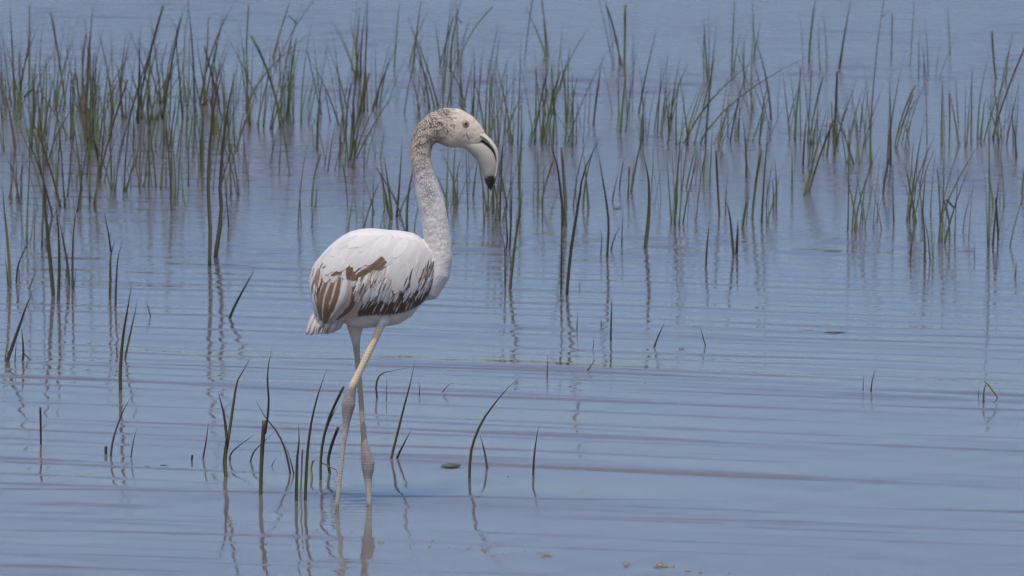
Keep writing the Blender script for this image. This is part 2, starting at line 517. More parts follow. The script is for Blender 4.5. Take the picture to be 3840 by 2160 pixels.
def simple(name, c, rough=0.6, spec=0.3, noise=None):
    k = Nodes(name)
    k.b.inputs['Roughness'].default_value = rough
    k.b.inputs['Specular IOR Level'].default_value = spec
    if noise:
        tc = k.n('TexCoord'); nz = k.n('TexNoise', Scale=noise[0], Detail=3.0)
        k.l(tc.outputs['Object'], nz.inputs['Vector'])
        r = k.ramp(nz.outputs[0], [(0.3, tuple(v * (1 - noise[1]) for v in c)), (0.7, tuple(min(1, v * (1 + noise[1])) for v in c))])
        k.l(r.outputs[0], k.b.inputs['Base Color'])
    else:
        k.b.inputs['Base Color'].default_value = (*c, 1)
    return k.m

# --- bill: upper and lower mandible, black towards the tip
def bill_mesh(name, rows, widths, tint):
    st = []
    for (o, i), wd in zip(rows, widths):
        o3, i3 = pt(*o), pt(*i)
        st.append(((o3 + i3) / 2, np.linalg.norm(o3 - i3) / 2, wd / PXM))
    n = 26
    par = np.array([np.concatenate([s[0], [s[1], s[2]]]) for s in st])
    fine = catmull(par, n)
    v, f = tube([(q[:3], max(q[3], .0006), max(q[4], .0006)) for q in fine], 20)
    o = mesh_obj(name, v, f, bill_mat, BIRD)
    me = o.data
    co = np.array(v)
    P, Q = to_px(co)
    edge = 660 + 0.55 * np.abs(P - 1840) - 6
    dark = smooth(edge - 4, edge + 6, Q)
    base = np.array(tint)
    yel = (1 - smooth(470, 560, Q))[:, None]
    c = base * (1 - 0.0 * yel) + yel * (np.array([0.56, 0.47, 0.26]) - base) * 0.95
    c = c + dark[:, None] * (np.array([0.022, 0.02, 0.02]) - c)
    a = me.color_attributes.new('pigment', 'FLOAT_COLOR', 'POINT')
    a.data.foreach_set('color', np.concatenate([c, np.ones((len(c), 1))], 1).astype(np.float32).ravel())
    return o
k = Nodes('bill_horn')
vc = k.n('Attribute', attribute_name='pigment')
k.l(vc.outputs['Color'], k.b.inputs['Base Color'])
k.b.inputs['Roughness'].default_value = 0.42
bill_mat = k.m
upper_rows = [((1762, 448), (1748, 512)), ((1789, 474), (1774, 511)), ((1819, 501), (1802, 521)), ((1845, 527), (1829, 538)), ((1864, 556), (1850, 562)), ((1870, 591), (1860, 592)), ((1868, 628), (1860, 626)), ((1862, 660), (1854, 656)), ((1853, 690), (1847, 685)), ((1841, 714), (1837, 711))]
lower_rows = [((1750, 515), (1752, 560)), ((1771, 515.5), (1770, 572)), ((1798, 525.5), (1787, 591)), ((1825.5, 543), (1796, 606)), ((1846, 566.5), (1802, 624)), ((1856.5, 594.5), (1808, 642)), ((1857, 627), (1813, 660)), ((1851, 657), (1819, 681)), ((1844, 685), (1827, 700)), ((1837, 708), (1834, 709))]
ub = bill_mesh('upper_bill', upper_rows, [27, 26, 23, 20, 18, 17, 15, 12, 8, 2], (0.50, 0.465, 0.36))
lb = bill_mesh('lower_bill', lower_rows, [24, 27, 27, 26, 25, 22, 19, 14, 9, 2], (0.35, 0.315, 0.25))
dark_slit = simple('dark_slit', (0.03, 0.025, 0.02), 0.6)
def cast(o, px, py):
    t = BVHTree.FromPolygons([tuple(v.co) for v in o.data.vertices], [tuple(p.vertices) for p in o.data.polygons])
    h = t.ray_cast(CAM, ray(px, py).normalized())
    return h[0], h[1]
def slit(name, o, pts, wpx, parent, mat):
    t = BVHTree.FromPolygons([tuple(v.co) for v in o.data.vertices], [tuple(p.vertices) for p in o.data.polygons])
    C = []
    for q in catmull([(p[0], p[1], 0) for p in pts], 9):
        h = t.ray_cast(CAM, ray(q[0], q[1]).normalized())
        if h[0] is not None: C.append(np.array(h[0]))
    n = len(C)
    v, f = tube([(c, wpx / PXM * (0.35 + math.sin(math.pi * (i + .3) / n)), 0.0012) for i, c in enumerate(C)], 8)
    return mesh_obj(name, v, f, mat, parent)
slit('nostril', ub, [(1801, 509), (1818, 520), (1834, 533)], 1.6, ub, dark_slit)

# the gape: dark lining that closes the slit between the mandibles
gp = [(1756, 509), (1770, 512), (1800, 522), (1828, 539), (1849, 563), (1859, 592), (1859, 627), (1853, 656)]
v, f = tube([(pt(*p), 0.0030, (18 - 1.2 * i) / PXM) for i, p in enumerate(gp)], 10)
mesh_obj('gape', v, f, dark_slit, lb)

slit('mouth_corner', body, [(1748, 494), (1751, 504), (1756, 516), (1763, 528)], 0.9, BIRD, dark_slit)  # dark strip standing in for shade in the crease at the bill base
# eye with bare ring and pupil
def eye():
    hit, nrm = cast(body, 1746, 464)
    M = nrm.to_track_quat('Z', 'Y').to_matrix().to_4x4()
    def disc(name, r, hgt, off, mat, parent):
        vs, fs = [], []
        seg, rings = 18, 5
        for i in range(rings):
            a = i / (rings - 1) * math.pi / 2
            for q in range(seg):
                th = 2 * math.pi * q / seg
                vs.append(Vector((r * math.cos(a) * math.cos(th), r * math.cos(a) * math.sin(th), hgt * math.sin(a) + off - (0.003 if i == 0 else 0))))
        for i in range(rings - 1):
            for q in range(seg):
                q2 = (q + 1) % seg
                fs.append((i * seg + q, i * seg + q2, (i + 1) * seg + q2, (i + 1) * seg + q))
        fs.append(tuple(range(seg - 1, -1, -1)))
        return mesh_obj(name, [hit + (M @ v) for v in vs], fs, mat, parent)
    ring = disc('eyelid', 0.0118, 0.0030, 0, simple('eyelid_skin', (0.27, 0.21, 0.15), 0.7), BIRD)
    e = disc('eye', 0.0080, 0.0052, 0.0005, simple('eye_iris', (0.19, 0.14, 0.08), 0.08, 0.6), BIRD)
    disc('pupil', 0.0040, 0.0020, 0.0044, simple('pupil_black', (0.008, 0.007, 0.006), 0.05, 0.6), e)
eye()

# --- plumage
def feather_mat(name, base, edge, shaft, rough=0.7, spots=0.0):
    k = Nodes(name)
    uv = k.n('UVMap')
    sep = k.n('SeparateXYZ'); k.l(uv.outputs[0], sep.inputs[0])
    d = k.n('Math', operation='SUBTRACT'); k.l(sep.outputs[0], d.inputs[0]); d.inputs[1].default_value = 0.5
    ab = k.n('Math', operation='ABSOLUTE'); k.l(d.outputs[0], ab.inputs[0])
    tc = k.n('TexCoord')
    nz = k.n('TexNoise', Scale=26.0, Detail=4.0); k.l(tc.outputs['Object'], nz.inputs['Vector'])
    ad = k.n('Math', operation='MULTIPLY_ADD'); k.l(nz.outputs[0], ad.inputs[0]); ad.inputs[1].default_value = 0.20; k.l(ab.outputs[0], ad.inputs[2])
    r = k.ramp(ad.outputs[0], [(0.0, shaft), (0.16, base), (0.36, base), (0.52, edge)])
    # streaks along the vane
    mp = k.n('Mapping'); mp.inputs['Scale'].default_value = (16, 1.3, 1); k.l(uv.outputs[0], mp.inputs[0])
    st = k.n('TexNoise', Scale=1.5, Detail=3.0); k.l(mp.outputs[0], st.inputs['Vector'])
    val = k.ramp(st.outputs[0], [(0.25, (1 - spots,) * 3), (0.6, (1, 1, 1))])
    c = k.mix(1.0, r.outputs[0], val.outputs[0], 'MULTIPLY')
    k.l(c, k.b.inputs['Base Color'])
    k.b.inputs['Roughness'].default_value = rough
    k.b.inputs['Subsurface Weight'].default_value = 0.25
    k.b.inputs['Subsurface Scale'].default_value = 0.006
    k.b.inputs['Specular IOR Level'].default_value = 0.2
    k.b.inputs['Sheen Weight'].default_value = 0.1
    bp = k.n('Bump', Strength=0.5, Distance=0.001); k.l(st.outputs[0], bp.inputs['Height']); k.l(bp.outputs[0], k.b.inputs['Normal'])
    return k.m

FM = {
    'white2': feather_mat('feather_off_white', (0.50, 0.445, 0.40), (0.545, 0.49, 0.445), (0.43, 0.375, 0.33), spots=0.2),
    'white': feather_mat('feather_white', (0.535, 0.475, 0.425), (0.565, 0.505, 0.455), (0.47, 0.41, 0.36), spots=0.14),
    'cream': feather_mat('feather_cream', (0.66, 0.59, 0.53), (0.74, 0.68, 0.64), (0.50, 0.40, 0.32), spots=0.18),
    'beige': feather_mat('feather_beige', (0.46, 0.36, 0.28), (0.64, 0.56, 0.49), (0.26, 0.17, 0.11), spots=0.3),
    'brown': feather_mat('feather_brown', (0.18, 0.11, 0.075), (0.42, 0.31, 0.22), (0.11, 0.065, 0.04), spots=0.3),
    'patch': feather_mat('feather_patch', (0.15, 0.088, 0.048), (0.24, 0.155, 0.09), (0.10, 0.058, 0.032), spots=0.5),
    'dark': feather_mat('feather_dark', (0.10, 0.062, 0.048), (0.19, 0.125, 0.095), (0.06, 0.04, 0.03), spots=0.3),
    'stripe': feather_mat('feather_striped', (0.21, 0.125, 0.075), (0.60, 0.50, 0.41), (0.17, 0.095, 0.055), spots=0.2),
}

def feather(pts, wpx, mat, parent, lift=(0.001, 0.005), tip=0.25, root=0.45, ns=9, cup=0.0005, name='feather'):
    """a vane laid on the wing along a pixel path root -> tip"""
    path = catmull([(p[0], p[1], 0) for p in pts], ns)
    P, N = [], []
    for i, q in enumerate(path):
        t = i / (ns - 1)
        p, n = on_wing(q[0], q[1], lift[0] + (lift[1] - lift[0]) * t)
        P.append(p); N.append(n)
    vs, fs, uv = [], [], []
    for i in range(ns):
        t = i / (ns - 1)
        d = P[min(i + 1, ns - 1)] - P[max(i - 1, 0)]
        d /= np.linalg.norm(d)
        s = np.cross(d, N[i]); s /= np.linalg.norm(s)
        if t < 0.55: pr = root + (1 - root) * math.sin(t / 0.55 * math.pi / 2)
        else: pr = tip + (1 - tip) * math.cos((t - 0.55) / 0.45 * math.pi / 2) ** 0.6 if t < 0.999 else tip
        hw = wpx / PXM / 2 * pr
        for u in (-1, -.5, 0, .5, 1):
            vs.append(P[i] + s * hw * u - N[i] * cup * u * u); uv.append((0.5 + 0.5 * u, t))
        for u in (1, -1):
            vs.append(P[i] + s * hw * u * 0.98 - N[i] * (cup + 0.0007)); uv.append((0.5 + 0.5 * u, t))
    for i in range(ns - 1):
        a, b = i * 7, (i + 1) * 7
        for q, r_ in ((0, 1), (1, 2), (2, 3), (3, 4), (5, 6)):
            fs.append((a + q, a + r_, b + r_, b + q))
    return mesh_obj(name, vs, fs, FM[mat], parent, True, uv)

def wing_shell(sign):
    """folded wing: a closed shell lying on the trunk"""
    xs = np.linspace(ex[1] + .004, ex[-1] - .010, 40)
    th = np.linspace(-1.30, 1.05, 26)
    vs, fs = [], []
    for lay, sc_ in ((0, 1.0), (1, 0.93)):
        for x in xs:
            zc, h, wd = egg(x)
            for a in th:
                c, s = math.cos(a), math.sin(a)
                vs.append((x, sign * wd * sc_ * abs(c) ** (2 / SE), zc + h * sc_ * math.copysign(abs(s) ** (2 / SE), s)))
    nx, nt_ = len(xs), len(th)
    o = nx * nt_
    for i in range(nx - 1):
        for j in range(nt_ - 1):
            a = i * nt_ + j
            q = (a, a + 1, a + nt_ + 1, a + nt_)
            fs.append(q); fs.append(tuple(o + v for v in reversed(q)))
    rim = [i * nt_ for i in range(nx)] + [(nx - 1) * nt_ + j for j in range(1, nt_)] + [i * nt_ + nt_ - 1 for i in range(nx - 2, -1, -1)] + [j for j in range(nt_ - 2, 0, -1)]
    for a, b in zip(rim, rim[1:] + rim[:1]):
        fs.append((a, b, o + b, o + a))
    uv = [(0.75, (v[2]) % 1) for v in vs]
    return mesh_obj('wing', vs, fs, FM['white'], BIRD, True, uv)

wing = wing_shell(-1)
far_wing = wing_shell(1)

# direction the feathers run, from hand-read samples (x, y, dx, dy in the photograph)
FLOW = [(1400, 865, -1, .35), (1300, 880, -.8, .6), (1530, 885, -.7, .7), (1590, 920, -.35, 1), (1230, 950, -.55, .85), (1190, 1000, -.25, 1), (1450, 940, -.75, .75), (1350, 960, -.8, .65),
        (1630, 1000, -.25, 1), (1560, 1000, -.18, 1), (1480, 1020, -.22, 1), (1400, 1050, -.3, 1), (1330, 1080, -.35, .95), (1600, 1090, -.5, .9), (1540, 1120, -.5, .9), (1440, 1130, -.45, .9),
        (1370, 1140, -.5, .85), (1290, 1120, -.4, .95), (1240, 1080, -.1, 1), (1180, 1080, .12, 1), (1200, 1160, .15, 1)]
FA = np.array(FLOW, float)
def flow(x, y):
    d2 = (FA[:, 0] - x) ** 2 + (FA[:, 1] - y) ** 2 + 300
    wt = 1 / d2 ** 1.5
    v = (FA[:, 2:] * wt[:, None]).sum(0)
    return v / np.linalg.norm(v)

def top_at(x): return np.interp(x, [e[0] for e in EGG], [e[1] for e in EGG])
def bot_at(x): return np.interp(x, [e[0] for e in EGG], [e[2] for e in EGG])
WHITE_LINE = [(1160, 985), (1215, 1005), (1240, 1010), (1300, 1010), (1340, 1000), (1380, 985), (1430, 960), (1470, 990), (1510, 1040), (1560, 1040), (1600, 985), (1645, 960)]
wl_x, wl_y = zip(*WHITE_LINE)

def place(x, y, L, wpx, mat, lift, bend=0.0, **kw):
    pts = [(x, y)]
    for _ in range(3):
        d = flow(*pts[-1])
        d = np.array([d[0] * math.cos(bend) - d[1] * math.sin(bend), d[0] * math.sin(bend) + d[1] * math.cos(bend)])
        pts.append((pts[-1][0] + d[0] * L / 3, pts[-1][1] + d[1] * L / 3))
    for q in pts:
        if q[0] < 1166 or q[0] > 1640 or q[1] < top_at(q[0]) + (20 if L > 75 else 8) or q[1] > bot_at(q[0]) - 1: return None
    return feather(pts, wpx, mat, wing, lift, **kw)

rnd = random.Random(4)
y = 860
row = 0
while y < 1150:
    x = 1172 + (row % 2) * 15
    while x < 1640:
        px_, py_ = x + rnd.uniform(-7, 7), y + rnd.uniform(-7, 7)
        d = flow(px_, py_)
        tx, ty = px_ + d[0] * 50, py_ + d[1] * 50
        lim = np.interp(tx, wl_x, wl_y)
        x += 31
        if ty < lim:
            place(px_, py_, rnd.uniform(85, 120), rnd.uniform(28, 44), rnd.choice(['white', 'white', 'white2']), (0.0014, 0.0039), rnd.uniform(-.12, .12), tip=0.25)
        elif tx < 1315 and ty > 1040:
            continue                               # the long striped inner feathers lie here
        elif ty < 1115 and 1315 <= tx < 1475:
            place(px_, py_, rnd.uniform(60, 85), rnd.uniform(14, 26), rnd.choice(['cream', 'cream', 'beige', 'beige', 'white2']), (0.0013, 0.0036), rnd.uniform(-.15, .15))
        elif tx >= 1475 and ty < 1080:
            place(px_, py_, rnd.uniform(60, 85), rnd.uniform(24, 38), rnd.choice(['white', 'white', 'white2']), (0.0016, 0.0040), rnd.uniform(-.12, .12))
    y += 25
    row += 1

# long striped inner wing feathers that meet in a point above the tail
for i, (x0, y0, x1, y1, x2, y2, wd, mt) in enumerate([
        (1180, 1040, 1172, 1105, 1196, 1180, 20, 'cream'), (1196, 1028, 1182, 1100, 1203, 1195, 22, 'beige'), (1215, 1035, 1192, 1120, 1208, 1205, 30, 'stripe'),
        (1232, 1040, 1206, 1120, 1212, 1208, 34, 'stripe'), (1256, 1040, 1232, 1120, 1217, 1208, 36, 'stripe'), (1276, 1040, 1258, 1120, 1222, 1205, 34, 'stripe'),
        (1296, 1036, 1284, 1110, 1236, 1190, 26, 'cream'), (1310, 1050, 1300, 1125, 1232, 1206, 40, 'beige'), (1330, 1060, 1318, 1140, 1262, 1196, 40, 'brown'), (1345, 1080, 1335, 1150, 1290, 1190, 32, 'beige')]):
    feather([(x0, y0), (x1, y1), (x2, y2)], wd, mt, wing, (0.003, 0.0042 + 0.0004 * (5 - abs(i - 4))), tip=0.2, ns=11, cup=0.0018)
# dark flight feathers along the lower edge
for i in range(20):
    t = i / 19
    x = 1352 + 262 * t
    yb = bot_at(x)
    L = 62 + 22 * math.sin(t * 3.1)
    d = flow(x, yb - 30)
    x1, y1 = x + d[0] * 8, yb - 4
    feather([(x1 - d[0] * L, y1 - d[1] * L), (x1 - d[0] * L * .45, y1 - d[1] * L * .45), (x1, y1)], rnd.uniform(20, 30), 'dark', wing, (0.0012, 0.0042), tip=0.3)
# white and buff slips that overhang the dark edge
for i in range(46):
    t = rnd.random()
    x = 1345 + 275 * t
    yb = bot_at(x) - rnd.uniform(22, 58) - 12 * math.sin(3.1 * t)
    L = rnd.uniform(50, 85)
    d = flow(x, yb - 20)
    if x < 1170 or yb - d[1] * L < 960: continue
    feather([(x - d[0] * L, yb - d[1] * L), (x - d[0] * L * .5 + 2, yb - d[1] * L * .5), (x, yb)], rnd.uniform(5, 11), rnd.choice(['white', 'white', 'cream', 'cream', 'brown']), wing, (0.003, 0.0056), tip=0.15, root=0.6)
# buff and brown streaking in the middle of the wing
for i in range(54):
    x, yb = rnd.uniform(1322, 1490), rnd.uniform(1050, 1140)
    if rnd.random() < (x - 1420) / 120: continue
    L = rnd.uniform(28, 60); d = flow(x, yb)
    feather([(x - d[0] * L, yb - d[1] * L), (x - d[0] * L * .5 + rnd.uniform(-2, 2), yb - d[1] * L * .5), (x, yb)], rnd.uniform(5, 13), rnd.choice(['beige', 'cream', 'cream', 'beige', 'brown', 'white2']), wing, (0.0032, 0.0050), tip=0.15, root=0.4, ns=7)
for i in range(22):
    x = rnd.uniform(1555, 1636); yb = rnd.uniform(1010, 1110) - max(0, x - 1610) * 1.2
    if yb > bot_at(x) - 8: continue
    L = rnd.uniform(30, 60); d = flow(x, yb)
    feather([(x - d[0] * L, yb - d[1] * L), (x - d[0] * L * .5, yb - d[1] * L * .5), (x, yb)], rnd.uniform(4, 8), rnd.choice(['dark', 'brown', 'beige', 'white2', 'white']), wing, (0.0040, 0.0062), tip=0.15, root=0.3, ns=7)
# thin pale and brown fringes over the dark edge and the patch
for i in range(34):
    x = rnd.uniform(1350, 1600); yb = bot_at(x) - rnd.uniform(4, 40)
    L = rnd.uniform(22, 45); d = flow(x, yb - 10)
    feather([(x - d[0] * L, yb - d[1] * L), (x - d[0] * L * .5 + rnd.uniform(-2, 2), yb - d[1] * L * .5), (x, yb)], rnd.uniform(3, 7), rnd.choice(['beige', 'cream', 'brown', 'brown', 'patch', 'white2']), wing, (0.0040, 0.0056), tip=0.1, root=0.3, ns=6)
# dark slips between the white shoulder coverts
for x, yb, L in ((1512, 1075, 55), (1520, 1090, 60), (1531, 1052, 48), (1566, 1060, 70), (1575, 1085, 60), (1588, 1050, 70), (1603, 1040, 75), (1612, 1060, 60), (1597, 1095, 60), (1624, 1035, 60), (1630, 1020, 50), (1500, 1100, 40), (1436, 1085, 26), (1470, 1098, 34)):
    d = flow(x, yb)
    feather([(x - d[0] * L, yb - d[1] * L), (x - d[0] * L * .5, yb - d[1] * L * .5), (x, yb)], rnd.uniform(5, 9), rnd.choice(['dark', 'brown']), wing, (0.0042, 0.0058), tip=0.15, root=0.3)
# two big white coverts with free tips
for p, wd in (([(1492, 985), (1492, 1040), (1480, 1098)], 44), ([(1520, 985), (1515, 1040), (1502, 1088)], 40), ([(1560, 985), (1556, 1040), (1545, 1095)], 36)):
    feather(p, wd, 'white', wing, (0.003, 0.0058), tip=0.3)
# brown patch across the middle of the wing
for p, wd, mt in (([(1436, 966), (1412, 992), (1380, 1012)], 24, 'patch'), ([(1447, 979), (1428, 997), (1405, 1010)], 18, 'patch'), ([(1400, 1000), (1370, 1018), (1335, 1036)], 24, 'patch'),
                  ([(1305, 998), (1308, 1018), (1304, 1042)], 22, 'patch'), ([(1318, 1002), (1316, 1022), (1308, 1044)], 18, 'patch'), ([(1326, 1018), (1326, 1034), (1318, 1048)], 22, 'brown'), ([(1294, 998), (1275, 1018), (1243, 1034)], 15, 'patch'),
                  ([(1348, 1030), (1338, 1042), (1326, 1054)], 14, 'patch')):
    feather(p, wd, mt, wing, (0.0040, 0.0046), tip=0.25, root=0.7, ns=7)
# white plumes that overhang the patch
for p, wd in (([(1330, 960), (1300, 990), (1268, 1018)], 26), ([(1270, 965), (1245, 995), (1225, 1030)], 40), ([(1300, 940), (1275, 985), (1247, 1020)], 34), ([(1390, 935), (1365, 970), (1330, 1004)], 40), ([(1370, 960), (1345, 985), (1328, 1018)], 22), ([(1415, 930), (1400, 960), (1372, 994)], 34)):
    feather(p, wd, 'white', wing, (0.0036, 0.0054), tip=0.25)
# loose narrow plumes down the rear edge
for i in range(15):
    x = 1170 + rnd.uniform(0, 44)
    y0 = max(top_at(x) + 14, 985 + rnd.uniform(0, 55))
    L = rnd.uniform(50, 95)
    d = flow(x, y0 + 20)
    e_ = [(x, y0), (x + d[0] * L * .5, y0 + d[1] * L * .5), (x + d[0] * L, y0 + d[1] * L)]
    if all(1164 < q[0] and q[1] < bot_at(q[0]) - 2 for q in e_):
        feather(e_, rnd.uniform(6, 13), rnd.choice(['white', 'white', 'cream', 'beige', 'brown']), wing, (0.004, 0.0085), tip=0.15)

# --- tail: overlapping white feathers with frayed dark tips
def blade3(name, pts, wds, mat, parent, thick=0.004, ns=10):
    """curved, closed leaf-like slip through 3D points (width along a given side vector)"""
    path = catmull([np.concatenate([p, [wd]]) for p, wd in zip(pts, wds)], ns)
    vs, fs, uv = [], [], []
    for i, q in enumerate(path):
        p, wd = q[:3], max(q[3], .0008)
        d = path[min(i + 1, ns - 1)][:3] - path[max(i - 1, 0)][:3]
        d = d / np.linalg.norm(d)
        s = np.cross(d, np.array([0.15, -1, 0.25])); s /= np.linalg.norm(s)
        nn = np.cross(s, d)
        for u, h in ((-1, 0), (0, thick / 2), (1, 0), (0, -thick / 2)):
            vs.append(p + s * wd / 2 * u + nn * h); uv.append((0.5 + u / 2, i / (ns - 1)))
    for i in range(ns - 1):
        a, b = i * 4, i * 4 + 4
        for q, r_ in ((0, 1), (1, 2), (2, 3), (3, 0)): fs.append((a + q, b + q, b + r_, a + r_))
    fs.append((0, 1, 2, 3)); e = (ns - 1) * 4; fs.append((e + 3, e + 2, e + 1, e))
    return mesh_obj(name, vs, fs, mat, parent, True, uv)
v, f = px_tube([(1300, 1150, 34, 36), (1262, 1180, 34, 40), (1228, 1208, 28, 38), (1200, 1226, 20, 30), (1180, 1236, 11, 20)])
tail = mesh_obj('tail', v, f, FM['white'], BIRD, True, [(0.75, .5)] * len(v))
for a, b, c, wd, yy in (((1190, 1165), (1170, 1205), (1150, 1254), 24, -.045), ((1206, 1170), (1184, 1215), (1163, 1256), 26, -.05), ((1222, 1180), (1200, 1222), (1182, 1254), 28, -.052), ((1244, 1190), (1222, 1226), (1202, 1252), 30, -.05), ((1268, 1190), (1246, 1226), (1222, 1250), 32, -.046), ((1288, 1180), (1268, 1218), (1240, 1246), 30, -.04),
                        ((1200, 1180), (1182, 1215), (1170, 1254), 20, .03), ((1225, 1190), (1202, 1226), (1192, 1250), 22, .03)):
    blade3('feather', [pt(*a, yy * .8), pt(*b, yy), pt(*c, yy)], [wd * .7 / PXM, wd / PXM, wd * .35 / PXM], FM['white'], tail)
for i in range(12):
    x = 1182 + i * 4.5 + rnd.uniform(-2, 2); y0 = 1228 + rnd.uniform(-10, 6)
    blade3('feather', [pt(x + 8, y0, -.056), pt(x + 3, y0 + 12, -.057), pt(x - 2 + rnd.uniform(-3, 3), y0 + 24, -.056)], [.002, .003, .001], FM[rnd.choice(['brown', 'beige', 'white'])], tail, 0.002, 6)

# ------------------------------------------------------------------ reeds
def reed_mat(name, low, mid, tipc):
    k = Nodes(name)
    uv = k.n('UVMap')
    sep = k.n('SeparateXYZ'); k.l(uv.outputs[0], sep.inputs[0])
    tc = k.n('TexCoord')
    nz = k.n('TexNoise', Scale=14.0, Detail=3.0); k.l(tc.outputs['Object'], nz.inputs['Vector'])
    ad = k.n('Math', operation='MULTIPLY_ADD'); k.l(nz.outputs[0], ad.inputs[0]); ad.inputs[1].default_value = 0.5; k.l(sep.outputs[1], ad.inputs[2])
    r = k.ramp(ad.outputs[0], [(0.15, low), (0.6, mid), (1.05, tipc)])
    k.l(r.outputs[0], k.b.inputs['Base Color'])
    k.b.inputs['Roughness'].default_value = 0.5
    k.b.inputs['Specular IOR Level'].default_value = 0.3
    return k.m
RM = {
    'green': reed_mat('reed_green', (0.115, 0.112, 0.040), (0.072, 0.080, 0.026), (0.060, 0.040, 0.020)),
    'olive': reed_mat('reed_olive', (0.105, 0.090, 0.036), (0.068, 0.062, 0.024), (0.050, 0.031, 0.018)),
    'brown': reed_mat('reed_brown', (0.075, 0.056, 0.028), (0.050, 0.035, 0.018), (0.034, 0.019, 0.013)),
    'belt_green': reed_mat('reed_belt_green', (0.17, 0.185, 0.06), (0.105, 0.135, 0.042), (0.085, 0.070, 0.034)),
    'belt_olive': reed_mat('reed_belt_olive', (0.155, 0.145, 0.055), (0.105, 0.105, 0.042), (0.075, 0.052, 0.030)),
    'belt_brown': reed_mat('reed_belt_brown', (0.12, 0.092, 0.044), (0.078, 0.058, 0.030), (0.050, 0.030, 0.020)),
    'fresh': reed_mat('reed_fresh', (0.14, 0.18, 0.04), (0.10, 0.14, 0.03), (0.08, 0.08, 0.03)),
    'yellow': reed_mat('reed_yellow', (0.24, 0.20, 0.05), (0.22, 0.19, 0.04), (0.13, 0.10, 0.03)),
    'straw': reed_mat('reed_straw', (0.22, 0.15, 0.07), (0.18, 0.12, 0.055), (0.12, 0.075, 0.04)),
}
def blade(pts, width, mat, parent, cut=False, yaw=None, rings=9, name='blade', base_w=0.85, taper=2.3):
    """pts: metres relative to the plant, root first; a keeled grass blade with a real thickness"""
    P = catmull(pts, rings)
    yaw = random.uniform(-0.7, 0.7) if yaw is None else yaw
    sx = np.array([math.cos(yaw), math.sin(yaw), 0])
    width = width / max(math.cos(yaw), 0.6)
    vs, fs, uv = [], [], []
    for i, p in enumerate(P):
        t = i / (rings - 1)
        d = P[min(i + 1, rings - 1)] - P[max(i - 1, 0)]
        d = d / max(np.linalg.norm(d), 1e-9)
        s = sx - d * sx.dot(d); s /= max(np.linalg.norm(s), 1e-9)
        nn = np.cross(s, d)
        if cut: wd = width * (base_w + (1 - base_w) * t)
        else: wd = width * min(base_w + 1.2 * t, 1.0) * max(0.06, (1 - t ** taper))
        for u, h in ((-1, 0.10), (0, -0.14), (1, 0.10), (0, 0.16)):
            vs.append(p + s * wd / 2 * u + nn * wd * h); uv.append((0.5 + u / 2, t))
    for i in range(rings - 1):
        a, b = i * 4, i * 4 + 4
        for q, r_ in ((0, 1), (1, 2), (2, 3), (3, 0)): fs.append((a + q, a + r_, b + r_, b + q))
    fs.append((3, 2, 1, 0)); e = (rings - 1) * 4; fs.append((e, e + 1, e + 2, e + 3))
    return mesh_obj(name, vs, fs, RM[mat], parent, True, uv)

CROP = {'f': (0, 0, 1.0), 'c1': (0, 500, 2.683), 'c2': (1800, 500, 2.683), 'c3': (2760, 500, 2.385), 'c4': (0, 1000, 2.683), 'c5': (0, 1500, 2.196), 'c6': (700, 1280, 2.131), 'c7': (1300, 1300, 2.07), 'c8': (1900, 1000, 1.249)}
def plant(name, crop, blades, label, group=None, cat='reed'):
    """blades: (width in photo px, material, cut?, [(x, y) root -> tip]); the first root is where the plant meets the water"""
    ox, oy, s = CROP[crop]
    cv = lambda p: (ox + p[0] / s, oy + p[1] / s)
    b0 = ground(*cv(blades[0][3][0]))
    root = empty(name, b0)
    tag(root, label, cat, group)
    for j, (wpx, mat, cut, pts) in enumerate(blades):
        pts = [cv(p) for p in pts]
        r0 = ground(*pts[0])
        attached = abs(r0.y - b0.y) > 0.155            # springs from the stem above the water
        Yb = b0.y if attached else r0.y
        lean = random.uniform(-0.25, 0.25)
        P = []
        for p in pts:
            q = plane(*p, Yb)
            q = plane(*p, Yb + lean * max(q.z, 0))
            P.append(np.array(q - b0))
        if not attached:
            P[0][2] = 0
            d0 = (P[1] - P[0]); d0 /= np.linalg.norm(d0)
            P.insert(0, P[0] - np.array([d0[0] * .3, d0[1] * .3, 1]) * 0.03)
        sc_ = scale_at(Vector((b0.x, Yb, 0.1)))
        blade(P, 1.22 * wpx / sc_, mat, root, cut, rings=11, name='stem' if cut else 'blade')
    return root

SOLO = 'lone reed blades in open water'
plant('reed', 'c4', [(11, 'brown', False, [(75, 960), (130, 790), (200, 590), (265, 400), (335, 230)]), (4, 'brown', False, [(152, 965), (158, 850), (166, 735)])], 'stout dark reed leaning right with a thin blade against it, near thin upright reeds')
plant('reed', 'c4', [(4, 'brown', False, [(52, 965), (60, 860), (88, 735)])], 'short thin dark blade beside the stout leaning reed')
plant('reed', 'c4', [(8, 'olive', False, [(226, 950), (236, 870), (228, 740), (218, 615)]), (4, 'brown', False, [(236, 872), (270, 905), (305, 950), (255, 990)])], 'thin reed with a broken blade folded down to the water')
plant('reed', 'c4', [(4, 'brown', False, [(297, 228), (325, 140), (380, 5)])], 'thin brown blade slanting right behind the stout leaning reed')
plant('reed', 'f', [(12, 'olive', False, [(199, 1108), (193, 1040), (180, 900), (168, 760), (170, 650)])], 'tall broad curved reed blade, tallest of the standing cluster before the dense belt')
plant('reed', 'f', [(10, 'olive', False, [(219, 1128), (223, 1000), (219, 860), (207, 753)])], 'upright olive blade standing next to the tallest broad curved reed')
plant('reed', 'f', [(9, 'olive', False, [(257, 1071), (255, 1020), (242, 928), (221, 820)]), (5, 'straw', False, [(246, 1062), (252, 985), (262, 918)])], 'reed bending left with a short straw coloured blade at its foot')
